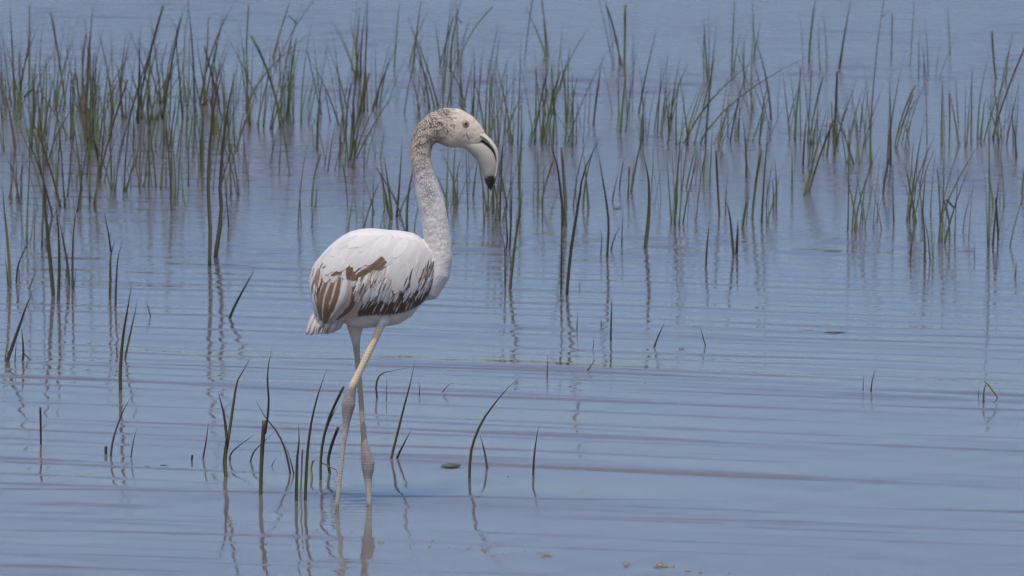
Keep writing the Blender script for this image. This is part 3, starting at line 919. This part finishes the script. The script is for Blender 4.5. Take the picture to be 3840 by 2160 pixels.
plant('reed', 'f', [(8, 'brown', False, [(273, 1090), (273, 1000), (275, 890), (285, 800), (300, 752)]), (4, 'brown', False, [(277, 1080), (282, 1040), (287, 995)])], 'dark reed whose tip curves right, with a short thin blade beside it')
plant('reed', 'f', [(10, 'yellow', False, [(40, 1066), (36, 1000), (27, 880), (15, 770), (10, 680)]), (5, 'brown', False, [(30, 1072), (25, 1010), (17, 962)])], 'yellow green reed blade leaning left, with a thin brown one')
plant('reed', 'f', [(6, 'brown', False, [(62, 1062), (67, 1000), (90, 940), (121, 884)]), (4, 'brown', False, [(72, 1062), (71, 1010), (68, 985)])], 'bent brown reed beside the yellow green blade')
plant('reed', 'f', [(9, 'olive', False, [(413, 1122), (415, 1040), (414, 980), (421, 935), (437, 884)]), (6, 'brown', False, [(416, 945), (408, 880), (390, 795)])], 'forked reed with one blade each way, standing beside a single upright blade')
plant('reed', 'f', [(7, 'brown', False, [(433, 1150), (436, 1060), (443, 966), (463, 895)])], 'single upright dark blade standing beside the forked reed')
plant('reed', 'c4', [(11, 'olive', False, [(1212, 1245), (1212, 1000), (1245, 650), (1285, 420), (1328, 150)])], 'tall broad reed leaning right, the taller of a pair')
plant('reed', 'c4', [(7, 'olive', False, [(1258, 935), (1310, 680), (1350, 500), (1387, 315)])], 'slim reed leaning right, behind the taller of a pair')
plant('reed', 'c4', [(4, 'brown', False, [(1175, 925), (1173, 840), (1165, 750)])], 'tiny upright blade just behind the tall leaning pair of reeds')
plant('reed', 'c4', [(4, 'brown', False, [(1514, 508), (1495, 430), (1460, 330)])], 'short thin blade leaning left, alone in rippled water')
plant('reed', 'c4', [(9, 'brown', False, [(2308, 520), (2370, 375), (2470, 190), (2567, 15)])], 'dark reed leaning far right on ripples behind the flamingo\'s tail')
plant('reed', 'f', [(12, 'olive', False, [(786, 1000), (789, 835), (781, 740), (786, 570), (795, 460), (818, 330), (848, 210)])], 'very tall broad reed at the front of the dense belt, bending right')
plant('reed', 'f', [(12, 'brown', False, [(806, 968), (825, 850), (831, 780), (826, 700), (835, 575), (848, 440), (880, 270)]), (4, 'brown', False, [(814, 960), (835, 830), (850, 775)])], 'very tall dark kinked reed with a thin blade at its base')
plant('reed', 'f', [(5, 'brown', False, [(857, 850), (852, 770), (840, 700)])], 'short brown blade beside the very tall dark kinked reed')
# reeds around the stepping bird
plant('reed', 'c6', [(6, 'brown', True, [(41, 955), (45, 905)])], 'tiny cut reed stub standing next to a slim blade')
plant('reed', 'c6', [(6, 'brown', False, [(130, 940), (155, 800), (176, 640)])], 'slim upright blade between tiny cut stub and forked reed')
plant('reed', 'c6', [(13, 'green', True, [(315, 1095), (306, 950), (327, 790)]), (9, 'brown', False, [(326, 820), (300, 600), (275, 490), (252, 402)]), (9, 'olive', False, [(328, 820), (360, 600), (400, 340), (435, 265), (514, 125)])], 'tall forked reed on one thick green stem, before a folded blade')
plant('reed', 'c6', [(6, 'brown', False, [(345, 955), (348, 905), (385, 860), (450, 810), (550, 740)])], 'low blade bent sharply right, between forked reed and thick cut stem')
plant('reed', 'c6', [(13, 'green', True, [(590, 1235), (598, 950), (620, 632)]), (7, 'brown', False, [(628, 740), (655, 500), (645, 300), (660, 150), (688, 52)])], 'thick cut green stem with a long thin blade rising from it')
plant('reed', 'c6', [(6, 'olive', False, [(508, 965), (535, 885), (600, 815), (702, 725)])], 'bent blade passing behind the thick cut green stem')
plant('reed', 'c6', [(4, 'brown', False, [(680, 1002), (695, 965), (722, 920)])], 'tiny blade tip poking out right beside thick cut stem')
plant('reed', 'c6', [(7, 'olive', False, [(828, 1062), (800, 915), (762, 800), (705, 700), (620, 595), (550, 465)]), (5, 'brown', False, [(856, 1062), (822, 920), (788, 840)])], 'reed arching left over to thick cut stem, with a shorter blade')
plant('reed', 'c6', [(11, 'olive', False, [(878, 1278), (884, 950), (899, 800), (893, 658)])], 'straight broad pointed reed beside a pale yellow stub')
plant('reed', 'c6', [(5, 'yellow', True, [(910, 1226), (918, 1050), (925, 860)])], 'pale yellow cut stub between two dark reeds')
plant('reed', 'c6', [(10, 'olive', False, [(948, 1276), (956, 1080), (970, 850), (1002, 620), (1052, 420), (1088, 310), (1124, 212)])], 'tall reed curving right beside the pale yellow stub')
plant('reed', 'c6', [(9, 'olive', True, [(1070, 1115), (1071, 950), (1092, 780), (1142, 600), (1200, 470), (1252, 362)]), (5, 'brown', False, [(1108, 730), (1150, 620), (1213, 500)])], 'reed with blunt torn tip and side blade, close to flamingo\'s near leg')
plant('reed', 'c6', [(10, 'brown', True, [(1142, 1060), (1130, 950), (1160, 820), (1210, 685)])], 'short cut dark stub leaning to flamingo\'s near leg')
plant('reed', 'c6', [(8, 'yellow', False, [(1002, 1105), (990, 1005), (1012, 945), (1030, 938), (1110, 985), (1202, 1032), (1212, 1062), (1155, 1098)])], 'yellow green reed folded over, its blade lying to flamingo\'s near leg')
plant('reed', 'c7', [(8, 'olive', False, [(345, 875), (400, 650), (450, 450), (490, 300), (533, 100)])], 'long straight reed leaning right beside the flamingo\'s far leg')
plant('reed', 'c7', [(8, 'brown', False, [(388, 872), (440, 760), (499, 648)]), (3, 'brown', False, [(394, 862), (400, 830), (408, 795)])], 'short dark blade leaning right at the foot of the long straight reed')
plant('reed', 'c7', [(6, 'brown', False, [(238, 400), (228, 320), (245, 240), (290, 203), (400, 180), (508, 160)])], 'blade bent over flat to the right behind the flamingo\'s far leg')
plant('reed', 'c7', [(3, 'brown', False, [(308, 430), (310, 330), (313, 220)])], 'hair thin upright stalk under the flat bent blade')
plant('reed', 'c7', [(4, 'brown', False, [(563, 380), (566, 340), (560, 265)])], 'tiny upright blade beyond the long straight leaning reed')
plant('reed', 'c7', [(4, 'brown', False, [(738, 365), (770, 320), (822, 274)])], 'tiny blade slanting right in open ripples near the bent curved reed')
plant('reed', 'c7', [(9, 'olive', False, [(953, 1025), (960, 850), (990, 720), (1060, 565), (1150, 440), (1240, 330), (1337, 242)])], 'long reed arching far right, beside the floating leaf')
plant('reed', 'c7', [(8, 'olive', False, [(1089, 945), (1076, 850), (1056, 760), (1033, 675)])], 'short leaf-like blade leaning left under the long arching reed')
plant('reed', 'c7', [(7, 'brown', False, [(1448, 1000), (1452, 890), (1466, 760), (1491, 612)])], 'single upright dark reed alone in the calm water past the arching reed')
plant('reed', 'c7', [(3, 'brown', False, [(1555, 255), (1557, 160), (1558, 62)])], 'hair thin upright blade alone among ripples')
# reeds ahead of the bird
plant('reed', 'f', [(10, 'olive', False, [(1911, 1085), (1926, 950), (1938, 860), (1951, 780), (1962, 698)]), (5, 'straw', False, [(1930, 900), (1935, 850), (1940, 785)])], 'broad reed leaning right with a straw side blade, below the flamingo\'s bill')
plant('reed', 'f', [(5, 'brown', False, [(1894, 1072), (1893, 940), (1884, 890), (1871, 845)])], 'thin blade curving left beside the broad reed below the flamingo\'s bill')
plant('reed', 'f', [(6, 'brown', False, [(1898, 935), (1902, 890), (1895, 760)]), (6, 'brown', False, [(1911, 938), (1917, 830), (1921, 664)])], 'pair of thin upright blades behind the broad reed below the bill')
plant('reed', 'f', [(6, 'brown', False, [(2104, 1102), (2106, 1000), (2106, 870), (2104, 768)])], 'straight thin brown reed, twin of a longer curved reed')
plant('reed', 'f', [(10, 'brown', False, [(2126, 1106), (2143, 930), (2167, 783), (2184, 668), (2210, 597), (2258, 500)])], 'long dark reed curving right, standing well in front of the dense belt')
plant('reed', 'f', [(9, 'olive', False, [(2112, 848), (2111, 790), (2103, 720), (2090, 620), (2072, 565), (2066, 500)])], 'olive reed leaning left just behind the long dark curved reed')
plant('reed', 'f', [(8, 'olive', False, [(2277, 965), (2282, 830), (2268, 720), (2248, 600), (2238, 552)]), (4, 'brown', False, [(2253, 957), (2256, 900), (2253, 855)])], 'tall reed leaning left with a short spike next to it, before the belt')
plant('reed', 'f', [(12, 'olive', False, [(2421, 928), (2434, 800), (2433, 680), (2410, 565)])], 'broad reed bent left with a wide base, in front of the dense belt')
plant('reed', 'f', [(5, 'brown', False, [(2292, 938), (2305, 890), (2330, 840)]), (4, 'brown', False, [(2332, 926), (2334, 850), (2339, 785)])], 'two thin crossing brown blades beside the tall reed with a spike')
plant('reed', 'f', [(7, 'brown', False, [(2646, 998), (2651, 920), (2661, 825)])], 'single slim pointed blade standing alone before the belt on blue ripples')
plant('reed', 'f', [(9, 'olive', False, [(2751, 955), (2745, 890), (2735, 800), (2715, 735)]), (9, 'brown', False, [(2763, 950), (2766, 880), (2768, 820)])], 'reed bending left with a short blade at its foot, before the belt')
for c_, w_, m_, p_, lb_ in [('c8', 3, 'brown', [(342, 105), (343, 80), (345, 55)], 'tiny spike just past the long dark curved reed'),
        ('c8', 4, 'brown', [(329, 300), (331, 260), (332, 212)], 'thin upright blade before a small yellow sprout'),
        ('c8', 6, 'brown', [(487, 345), (489, 250), (493, 120)], 'slender upright reed right next to the small yellow sprout'),
        ('c8', 6, 'brown', [(691, 380), (715, 315), (743, 257)], 'short reed slanting right, reflected in even ripples'),
        ('c8', 4, 'brown', [(932, 375), (920, 330), (903, 274)], 'short reed slanting left, opposite one that slants right'),
        ('c8', 3, 'brown', [(190, 520), (191, 470), (191, 415)], 'hair thin blade beyond the arching reed\'s tip'),
        ('c8', 5, 'brown', [(372, 500), (390, 470), (421, 427)], 'tiny bent blade slanting right over close ripples'),
        ('c8', 3, 'brown', [(404, 385), (408, 360), (405, 325)], 'tiny crooked spike between ripples near the slender upright reed'),
        ('c8', 3, 'brown', [(1669, 590), (1671, 540), (1673, 494)], 'hair thin blade paired with a slim leaning reed far out on open water'),
        ('c8', 5, 'brown', [(1706, 595), (1711, 540), (1728, 470)], 'slim reed leaning right, paired with a hair thin blade'),
        ('c8', 3, 'brown', [(2210, 620), (2211, 590), (2212, 560)], 'hair thin spike beside the folded yellow reed'),
        ('c3', 4, 'brown', [(2131, 1130), (2131, 1050), (2129, 960)], 'thin upright spike before the belt, with a floating straw beside it'),
        ('c3', 5, 'brown', [(2495, 1300), (2502, 1230), (2514, 1140)], 'slim spike standing alone on the blue ripples past the belt')]:
    plant('reed', c_, [(w_, m_, False, p_)], lb_)
plant('reed', 'c8', [(7, 'olive', False, [(2233, 640), (2235, 585), (2247, 540)]), (6, 'yellow', False, [(2247, 541), (2270, 572), (2298, 618), (2270, 640)])], 'folded reed with drooping yellow tip on open water')
plant('reed_sprout', 'c8', [(8, 'yellow', False, [(445, 287), (444, 265), (443, 246)]), (3, 'yellow', False, [(446, 275), (441, 255), (433, 238)])], 'small yellow sprout breaking the rippled surface', None, 'sprout')
plant('reed', 'c5', [(6.5, 'brown', True, [(336, 375), (335, 240), (332, 60)])], 'straight cut brown stake standing alone in the calm shallows')
plant('reed', 'c5', [(7, 'brown', False, [(912, 475), (925, 360), (960, 230), (1020, 80), (1065, 0), (1086, -40)])], 'thin reed arching right in the calm shallows beside a stub')
plant('reed', 'c5', [(9, 'olive', True, [(870, 455), (870, 380)])], 'short thick stub beside the thin arching reed in calm shallows')
plant('reed', 'c5', [(5, 'brown', False, [(1078, 480), (1098, 345), (1128, 228)])], 'small pointed blade past the thin arching reed in calm shallows')

# the dense belt behind the bird: root pixel, height in pixels, number of blades
BELT = [(56, 391, 330, 4), (108, 365, 260, 3), (14, 560, 240, 3), (209, 402, 370, 4), (324, 391, 330, 4), (380, 515, 250, 3), (425, 421, 330, 3), (453, 358, 200, 2), (510, 447, 350, 5), (611, 447, 420, 6), (690, 380, 380, 2), (764, 391, 380, 5), (794, 440, 300, 4),
        (883, 406, 270, 3), (928, 373, 300, 2), (41, 746, 230, 3), (65, 746, 200, 2), (100, 910, 420, 2), (156, 925, 380, 2), (128, 921, 200, 2), (210, 731, 250, 2), (242, 783, 420, 6), (304, 709, 240, 2), (337, 761, 500, 1), (378, 668, 230, 3), (432, 716, 260, 4), (466, 720, 300, 2),
        (509, 630, 160, 2), (557, 705, 340, 4), (585, 701, 300, 3), (609, 683, 180, 1), (667, 742, 330, 3), (684, 776, 300, 3), (760, 705, 300, 4), (868, 731, 330, 3), (913, 649, 220, 2), (932, 705, 160, 1), (265, 520, 300, 4), (160, 560, 260, 3), (345, 560, 330, 3), (600, 560, 300, 4), (480, 560, 260, 3), (720, 560, 260, 3),
        (990, 473, 400, 5), (1053, 410, 350, 4), (1083, 466, 330, 4), (1128, 462, 330, 5), (1206, 429, 280, 2), (1266, 466, 300, 3), (1318, 261, 250, 1), (1314, 585, 280, 3), (1366, 421, 420, 3), (1411, 403, 280, 6), (1549, 242, 250, 2), (1612, 406, 300, 3), (1661, 403, 330, 3), (1564, 447, 230, 3),
        (1724, 391, 280, 4), (1705, 224, 220, 2), (1843, 354, 230, 2), (1843, 514, 320, 6), (1772, 458, 250, 2), (1294, 524, 250, 2), (1309, 602, 270, 4), (1323, 636, 230, 3), (1409, 591, 180, 2), (1230, 643, 200, 2), (1117, 852, 300, 1), (1132, 852, 220, 2), (1167, 773, 170, 2), (1338, 829, 230, 1), (1361, 872, 250, 2),
        (1396, 866, 200, 2), (1443, 792, 200, 2), (1469, 811, 200, 2), (1487, 814, 250, 1), (1525, 866, 270, 2), (1554, 866, 150, 1), (1305, 788, 150, 1), (1677, 788, 230, 3), (1703, 766, 200, 2), (1715, 755, 120, 1), (1761, 688, 110, 1), (1774, 740, 130, 1), (1852, 790, 330, 6), (1875, 826, 350, 4), (1945, 706, 250, 1), (1020, 620, 230, 2), (1085, 660, 220, 2), (1190, 560, 240, 2),
        (1942, 540, 350, 6), (1968, 224, 230, 1), (2032, 518, 300, 4), (2058, 545, 380, 5), (2080, 440, 260, 4), (2121, 462, 200, 2), (2147, 545, 250, 3), (2226, 470, 230, 3), (2304, 242, 300, 3), (2341, 261, 200, 2), (2326, 496, 220, 3), (2354, 429, 270, 2), (2371, 425, 350, 2), (2412, 540, 280, 3), (2483, 500, 270, 4), (2516, 447, 220, 3), (2576, 540, 330, 3),
        (2645, 540, 400, 5), (2695, 540, 150, 2), (2744, 268, 270, 2), (2755, 518, 220, 3), (2818, 417, 300, 2), (2848, 540, 250, 3), (1945, 686, 200, 1), (2016, 765, 200, 2), (2033, 828, 230, 2), (2150, 776, 260, 2), (2124, 847, 240, 1), (2186, 780, 200, 1), (2206, 780, 180, 1), (2296, 753, 110, 1), (2352, 742, 150, 2), (2367, 720, 220, 2),
        (2445, 686, 190, 1), (2454, 768, 150, 1), (2478, 780, 200, 1), (2530, 835, 330, 2), (2549, 835, 340, 4), (2607, 698, 200, 2), (2624, 645, 150, 2), (2639, 694, 170, 1), (2661, 694, 200, 1), (2698, 806, 200, 2), (2607, 865, 110, 1),
        (2800, 668, 200, 2), (2798, 844, 160, 2), (2821, 819, 220, 1), (2856, 835, 330, 2), (2882, 802, 190, 1), (2909, 772, 160, 2), (3022, 726, 280, 2), (2970, 722, 150, 1), (3011, 622, 170, 2), (3104, 592, 180, 2), (3129, 584, 170, 2), (3181, 600, 190, 2), (3269, 617, 330, 5), (3262, 600, 640, 1), (3204, 860, 280, 2), (3223, 865, 250, 3), (3234, 823, 200, 1), (3274, 856, 260, 2),
        (3290, 823, 150, 1), (3311, 722, 180, 2), (3330, 718, 150, 1), (3410, 823, 350, 4), (3427, 827, 250, 2), (3443, 760, 160, 1), (3490, 814, 230, 3), (3468, 982, 200, 3), (3519, 911, 380, 3), (3561, 907, 180, 1), (3580, 902, 260, 1), (3611, 865, 150, 1), (3632, 902, 230, 1), (3708, 923, 450, 2), (3724, 919, 250, 2), (3743, 898, 130, 1), (3766, 772, 200, 2), (3808, 584, 200, 2), (3832, 730, 180, 1),
        (2891, 447, 270, 3), (2981, 522, 250, 3), (3033, 231, 230, 2), (3100, 261, 200, 2), (3148, 253, 230, 1), (3029, 540, 350, 3), (3063, 540, 220, 2), (3126, 540, 230, 3), (3182, 545, 220, 3), (3242, 500, 190, 2), (3342, 224, 200, 1), (3413, 242, 280, 1), (3331, 545, 280, 2), (3394, 545, 230, 3), (3476, 545, 320, 1), (3532, 545, 230, 2), (3562, 209, 180, 1), (3594, 466, 200, 1),
        (3625, 545, 250, 3), (3666, 522, 300, 2), (3711, 545, 200, 1), (3737, 522, 350, 3), (3774, 545, 250, 3), (3808, 545, 220, 2)]
rb = random.Random(21)
for _ in range(26):                        # the belt thickens on the side of the bird's tail
    BELT.append((rb.uniform(10, 900), rb.uniform(380, 640), rb.uniform(180, 330), rb.choice((2, 3, 3, 4))))
for _ in range(14):                        # thin outer fringe of the belt
    BELT.append((rb.uniform(950, 3820), rb.uniform(190, 350), rb.uniform(150, 260), rb.choice((1, 2, 2, 3))))
COUNT = {1: 1, 2: 3, 3: 5, 4: 8, 5: 10, 6: 14}
nblade = 0
for bx, by, hpx, n in BELT:
    hpx *= 1.28
    b0 = ground(bx, by)
    s_ = scale_at(b0)
    root = empty('reed_tuft' if n > 1 else 'reed', b0)
    lean0 = rb.gauss(0.03, 0.06)
    nb = COUNT[n]
    if n == 3: nb = rb.choice((5, 6))
    snapped = False
    for j in range(nb):
        h = hpx / s_ * (1.0 if j == 0 else rb.uniform(0.5, 1.0))
        spread = 0.015 * math.sqrt(nb)
        ox_, oy_ = (rb.gauss(0, spread), rb.gauss(0, spread * 1.5)) if j else (0, 0)
        tilt = lean0 + (rb.gauss(0, 0.12) + ox_ * 1.2 if j else 0)
        ty = rb.gauss(0, 0.10)
        bend = rb.gauss(0, 0.045) + tilt * 0.35
        if rb.random() < 0.15: bend *= 3
        pts = [(ox_ - tilt * .02, oy_, -0.03), (ox_, oy_, 0)]
        for t in (0.25, 0.5, 0.75, 1.0):
            pts.append((ox_ + h * (tilt * t + bend * t * t), oy_ + h * ty * t, h * t * (1 - 0.05 * t)))
        if rb.random() < 0.12 and h > 0.15:            # snapped over
            k_ = pts[-2]
            sgn = rb.choice((-1, 1))
            pts[-1] = (k_[0] + sgn * h * rb.uniform(.10, .2), k_[1], k_[2] + h * rb.uniform(-.16, .08))
            snapped = True
        wd = rb.uniform(0.0042, 0.0092) * (1.2 if j == 0 else 0.9) * (1.15 if n in (5, 6) else 1)
        if rb.random() < 0.35: wd *= 0.5
        mat = rb.choices(['belt_green', 'belt_olive', 'belt_brown', 'fresh', 'straw', 'brown'], [4, 3.5, 2.2, 1.2 if n > 4 else 0.4, 0.5, 1.2])[0]
        blade(pts, wd, mat, root, rb.random() < 0.07, rings=8, base_w=rb.uniform(0.8, 1.1), taper=rb.uniform(1.1, 1.8))
        nblade += 1
    hm = hpx / s_
    size = 'tall' if hm > 0.34 else 'short' if hm < 0.2 else 'medium high'
    size = size.replace(' ', '-')
    lean = 'right-leaning' if lean0 > 0.09 else 'left-leaning' if lean0 < -0.03 else 'upright'
    depth = "belt's far edge" if b0.y > 10.2 else 'middle of belt' if b0.y > 8.0 else 'front of belt'
    flank = "beyond flamingo's tail" if b0.x < -0.15 else "behind flamingo's neck" if b0.x < 0.5 else "past flamingo's bill"
    noun = {1: 'single reed', 2: 'three-blade reed tuft', 3: 'loose reed tuft', 4: 'full reed tuft', 5: 'dense reed tuft', 6: 'thickest reed tuft'}[n]
    lab = f"{size} {lean} {noun}{' with a snapped blade' if snapped else ''}, {depth}, {flank}"
    tag(root, lab, 'reed', 'reed belt: ' + lab[:90])
print('belt plants', len(BELT), 'blades', nblade)

# ------------------------------------------------------------------ floating scraps and bubbles
def float_leaf(name, px, py, lpx, wpx, mat, label, ang=0.0, cat='leaf'):
    b = ground(px, py)
    s_ = scale_at(b)
    L, W = lpx / s_, wpx / s_
    o = blade([(-L / 2 * math.cos(ang), -L / 2 * math.sin(ang), .003), (-L / 4 * math.cos(ang), -L / 4 * math.sin(ang), .006), (L / 4 * math.cos(ang), L / 4 * math.sin(ang), .006), (L / 2 * math.cos(ang), L / 2 * math.sin(ang), .003)], 1, mat, None, rings=11, name=name, yaw=0)
    me = o.data
    vs = [v.co.copy() for v in me.vertices]
    for i in range(11):
        t = i / 10
        c = Vector(((t - .5) * L * math.cos(ang), (t - .5) * L * math.sin(ang), 0.0035))
        wd = W / 2 * max(0.06, math.sin(math.pi * min(max(t, .02), .98)) ** 0.7)
        sd_ = Vector((-math.sin(ang), math.cos(ang), 0))
        for q, (u, h) in enumerate(((-1, 0), (0, -.0025), (1, 0), (0, .003))):
            me.vertices[i * 4 + q].co = c + sd_ * wd * u + Vector((0, 0, h * 0.5))
    me.update()
    o.location = b
    return tag(o, label, cat)
float_leaf('floating_leaf', 1691, 1749, 76, 85, 'green', 'green lens-shaped leaf floating flat near the long arching reed')
float_leaf('floating_leaf', 3129, 1250, 76, 48, 'brown', 'brown leaf floating far out on open rippled water')
float_leaf('floating_leaf', 3025, 1243, 52, 16, 'brown', 'thin brown scrap floating beside the brown leaf on open water')
float_leaf('floating_straw', 3123, 944, 66, 20, 'brown', 'brown straw floating flat before the reed belt', 0.0, 'straw')
float_leaf('floating_straw', 3620, 940, 60, 8, 'straw', 'pale straw floating beside the thin upright spike', 0.05, 'straw')
float_leaf('floating_straw', 2314, 780, 27, 45, 'straw', 'short broken straw stub floating among the reeds', 0.0, 'straw')
float_leaf('floating_leaf', 2434, 1220, 22, 60, 'yellow', 'small yellow leaf scrap floating past the yellow sprout', 0.3)
float_leaf('floating_leaf', 2604, 1229, 13, 30, 'brown', 'tiny dark scrap floating before the reed slanting left')
float_leaf('floating_leaf', 2556, 1311, 18, 18, 'brown', 'tiny brown scrap between the reeds slanting right and left')
float_leaf('floating_straw', 925, 676, 68, 22, 'straw', 'pale straw lying flat beside very tall kinked reed', 0.0, 'straw')
float_leaf('floating_leaf', 613, 1750, 24, 50, 'brown', 'dark curled scrap floating in the calm shallows', 0.2)
float_leaf('floating_leaf', 553, 1753, 18, 22, 'brown', 'tiny flat scrap beside the dark curled one in calm shallows')
float_leaf('floating_leaf', 1906, 1791, 6, 22, 'brown', 'tiny dark speck floating between arching reed and lone upright reed')
float_leaf('floating_leaf', 1888, 1823, 10, 22, 'brown', 'tiny brown speck floating close to the arching reed')

k = Nodes('bubble_film')
k.b.inputs['Base Color'].default_value = (0.34, 0.29, 0.21, 1)
k.b.inputs['Roughness'].default_value = 0.05
k.b.inputs['IOR'].default_value = 1.33
k.b.inputs['Transmission Weight'].default_value = 0.6
k.b.inputs['Specular IOR Level'].default_value = 0.8
bub_mat = k.m
def bubble_mesh():
    vs, fs = [], []
    seg, rings = 16, 6
    for i in range(rings):
        a = -0.25 + (math.pi / 2 + 0.25) * i / (rings - 1)
        for q in range(seg):
            th = 2 * math.pi * q / seg
            vs.append((math.cos(a) * math.cos(th), math.cos(a) * math.sin(th), math.sin(a)))
    for i in range(rings - 1):
        for q in range(seg):
            q2 = (q + 1) % seg
            fs.append((i * seg + q, i * seg + q2, (i + 1) * seg + q2, (i + 1) * seg + q))
    fs.append(tuple(range(seg - 1, -1, -1)))
    o = mesh_obj('bubble', vs, fs, bub_mat)
    me = o.data
    bpy.data.objects.remove(o)
    return me
bm_ = bubble_mesh()
BUB = [(713, 1279, 4), (790, 1277, 3), (797, 1337, 7), (788, 1336, 5), (806, 1340, 5), (830, 1278, 3), (865, 1280, 4), (922, 1280, 4), (933, 1279, 5), (885, 1342, 4), (960, 1366, 7), (954, 1364, 4), (1088, 1363, 5), (1080, 1376, 5), (1130, 1378, 3), (1147, 1380, 3), (1180, 1380, 5), (1175, 1382, 3), (1216, 1383, 6),
       (1266, 1395, 3), (1320, 1388, 3), (1358, 1392, 5), (1376, 1397, 9), (1366, 1401, 5), (1386, 1400, 5), (1568, 1418, 3), (1575, 1424, 6), (1582, 1420, 3), (1660, 1424, 12), (1648, 1427, 5), (1672, 1426, 6), (1680, 1427, 4), (1694, 1426, 5), (1727, 1437, 4), (1735, 1438, 4), (1762, 1440, 6), (605, 1328, 4), (846, 1282, 3), (838, 1281, 2.5), (856, 1284, 3), (872, 1283, 2.5), (916, 1282, 3), (940, 1281, 3), (926, 1284, 2.5), (822, 1281, 2), (780, 1280, 2), (660, 1300, 2.5), (690, 1303, 2), (735, 1310, 2.5), (760, 1318, 2), (815, 1326, 2.5), (1040, 1372, 2), (1245, 1388, 2), (620, 1326, 4), (680, 1327, 3), (1834, 1443, 3)]
for bx, by, r_ in BUB:
    b = ground(bx * 1.4907, by * 1.4907)
    o = link(bpy.data.objects.new('bubble', bm_))
    rr = r_ * 1.5 / scale_at(b)
    o.location = (b.x, b.y, 0.0)
    o.scale = (rr, rr, rr * 0.8)
    if r_ >= 9: tag(o, 'large clear bubble, biggest of its string on the water before the flamingo', 'bubble', 'large bubbles')
    else: tag(o, 'small bubble floating on the water in front of the flamingo', 'bubble', 'bubbles on the water')
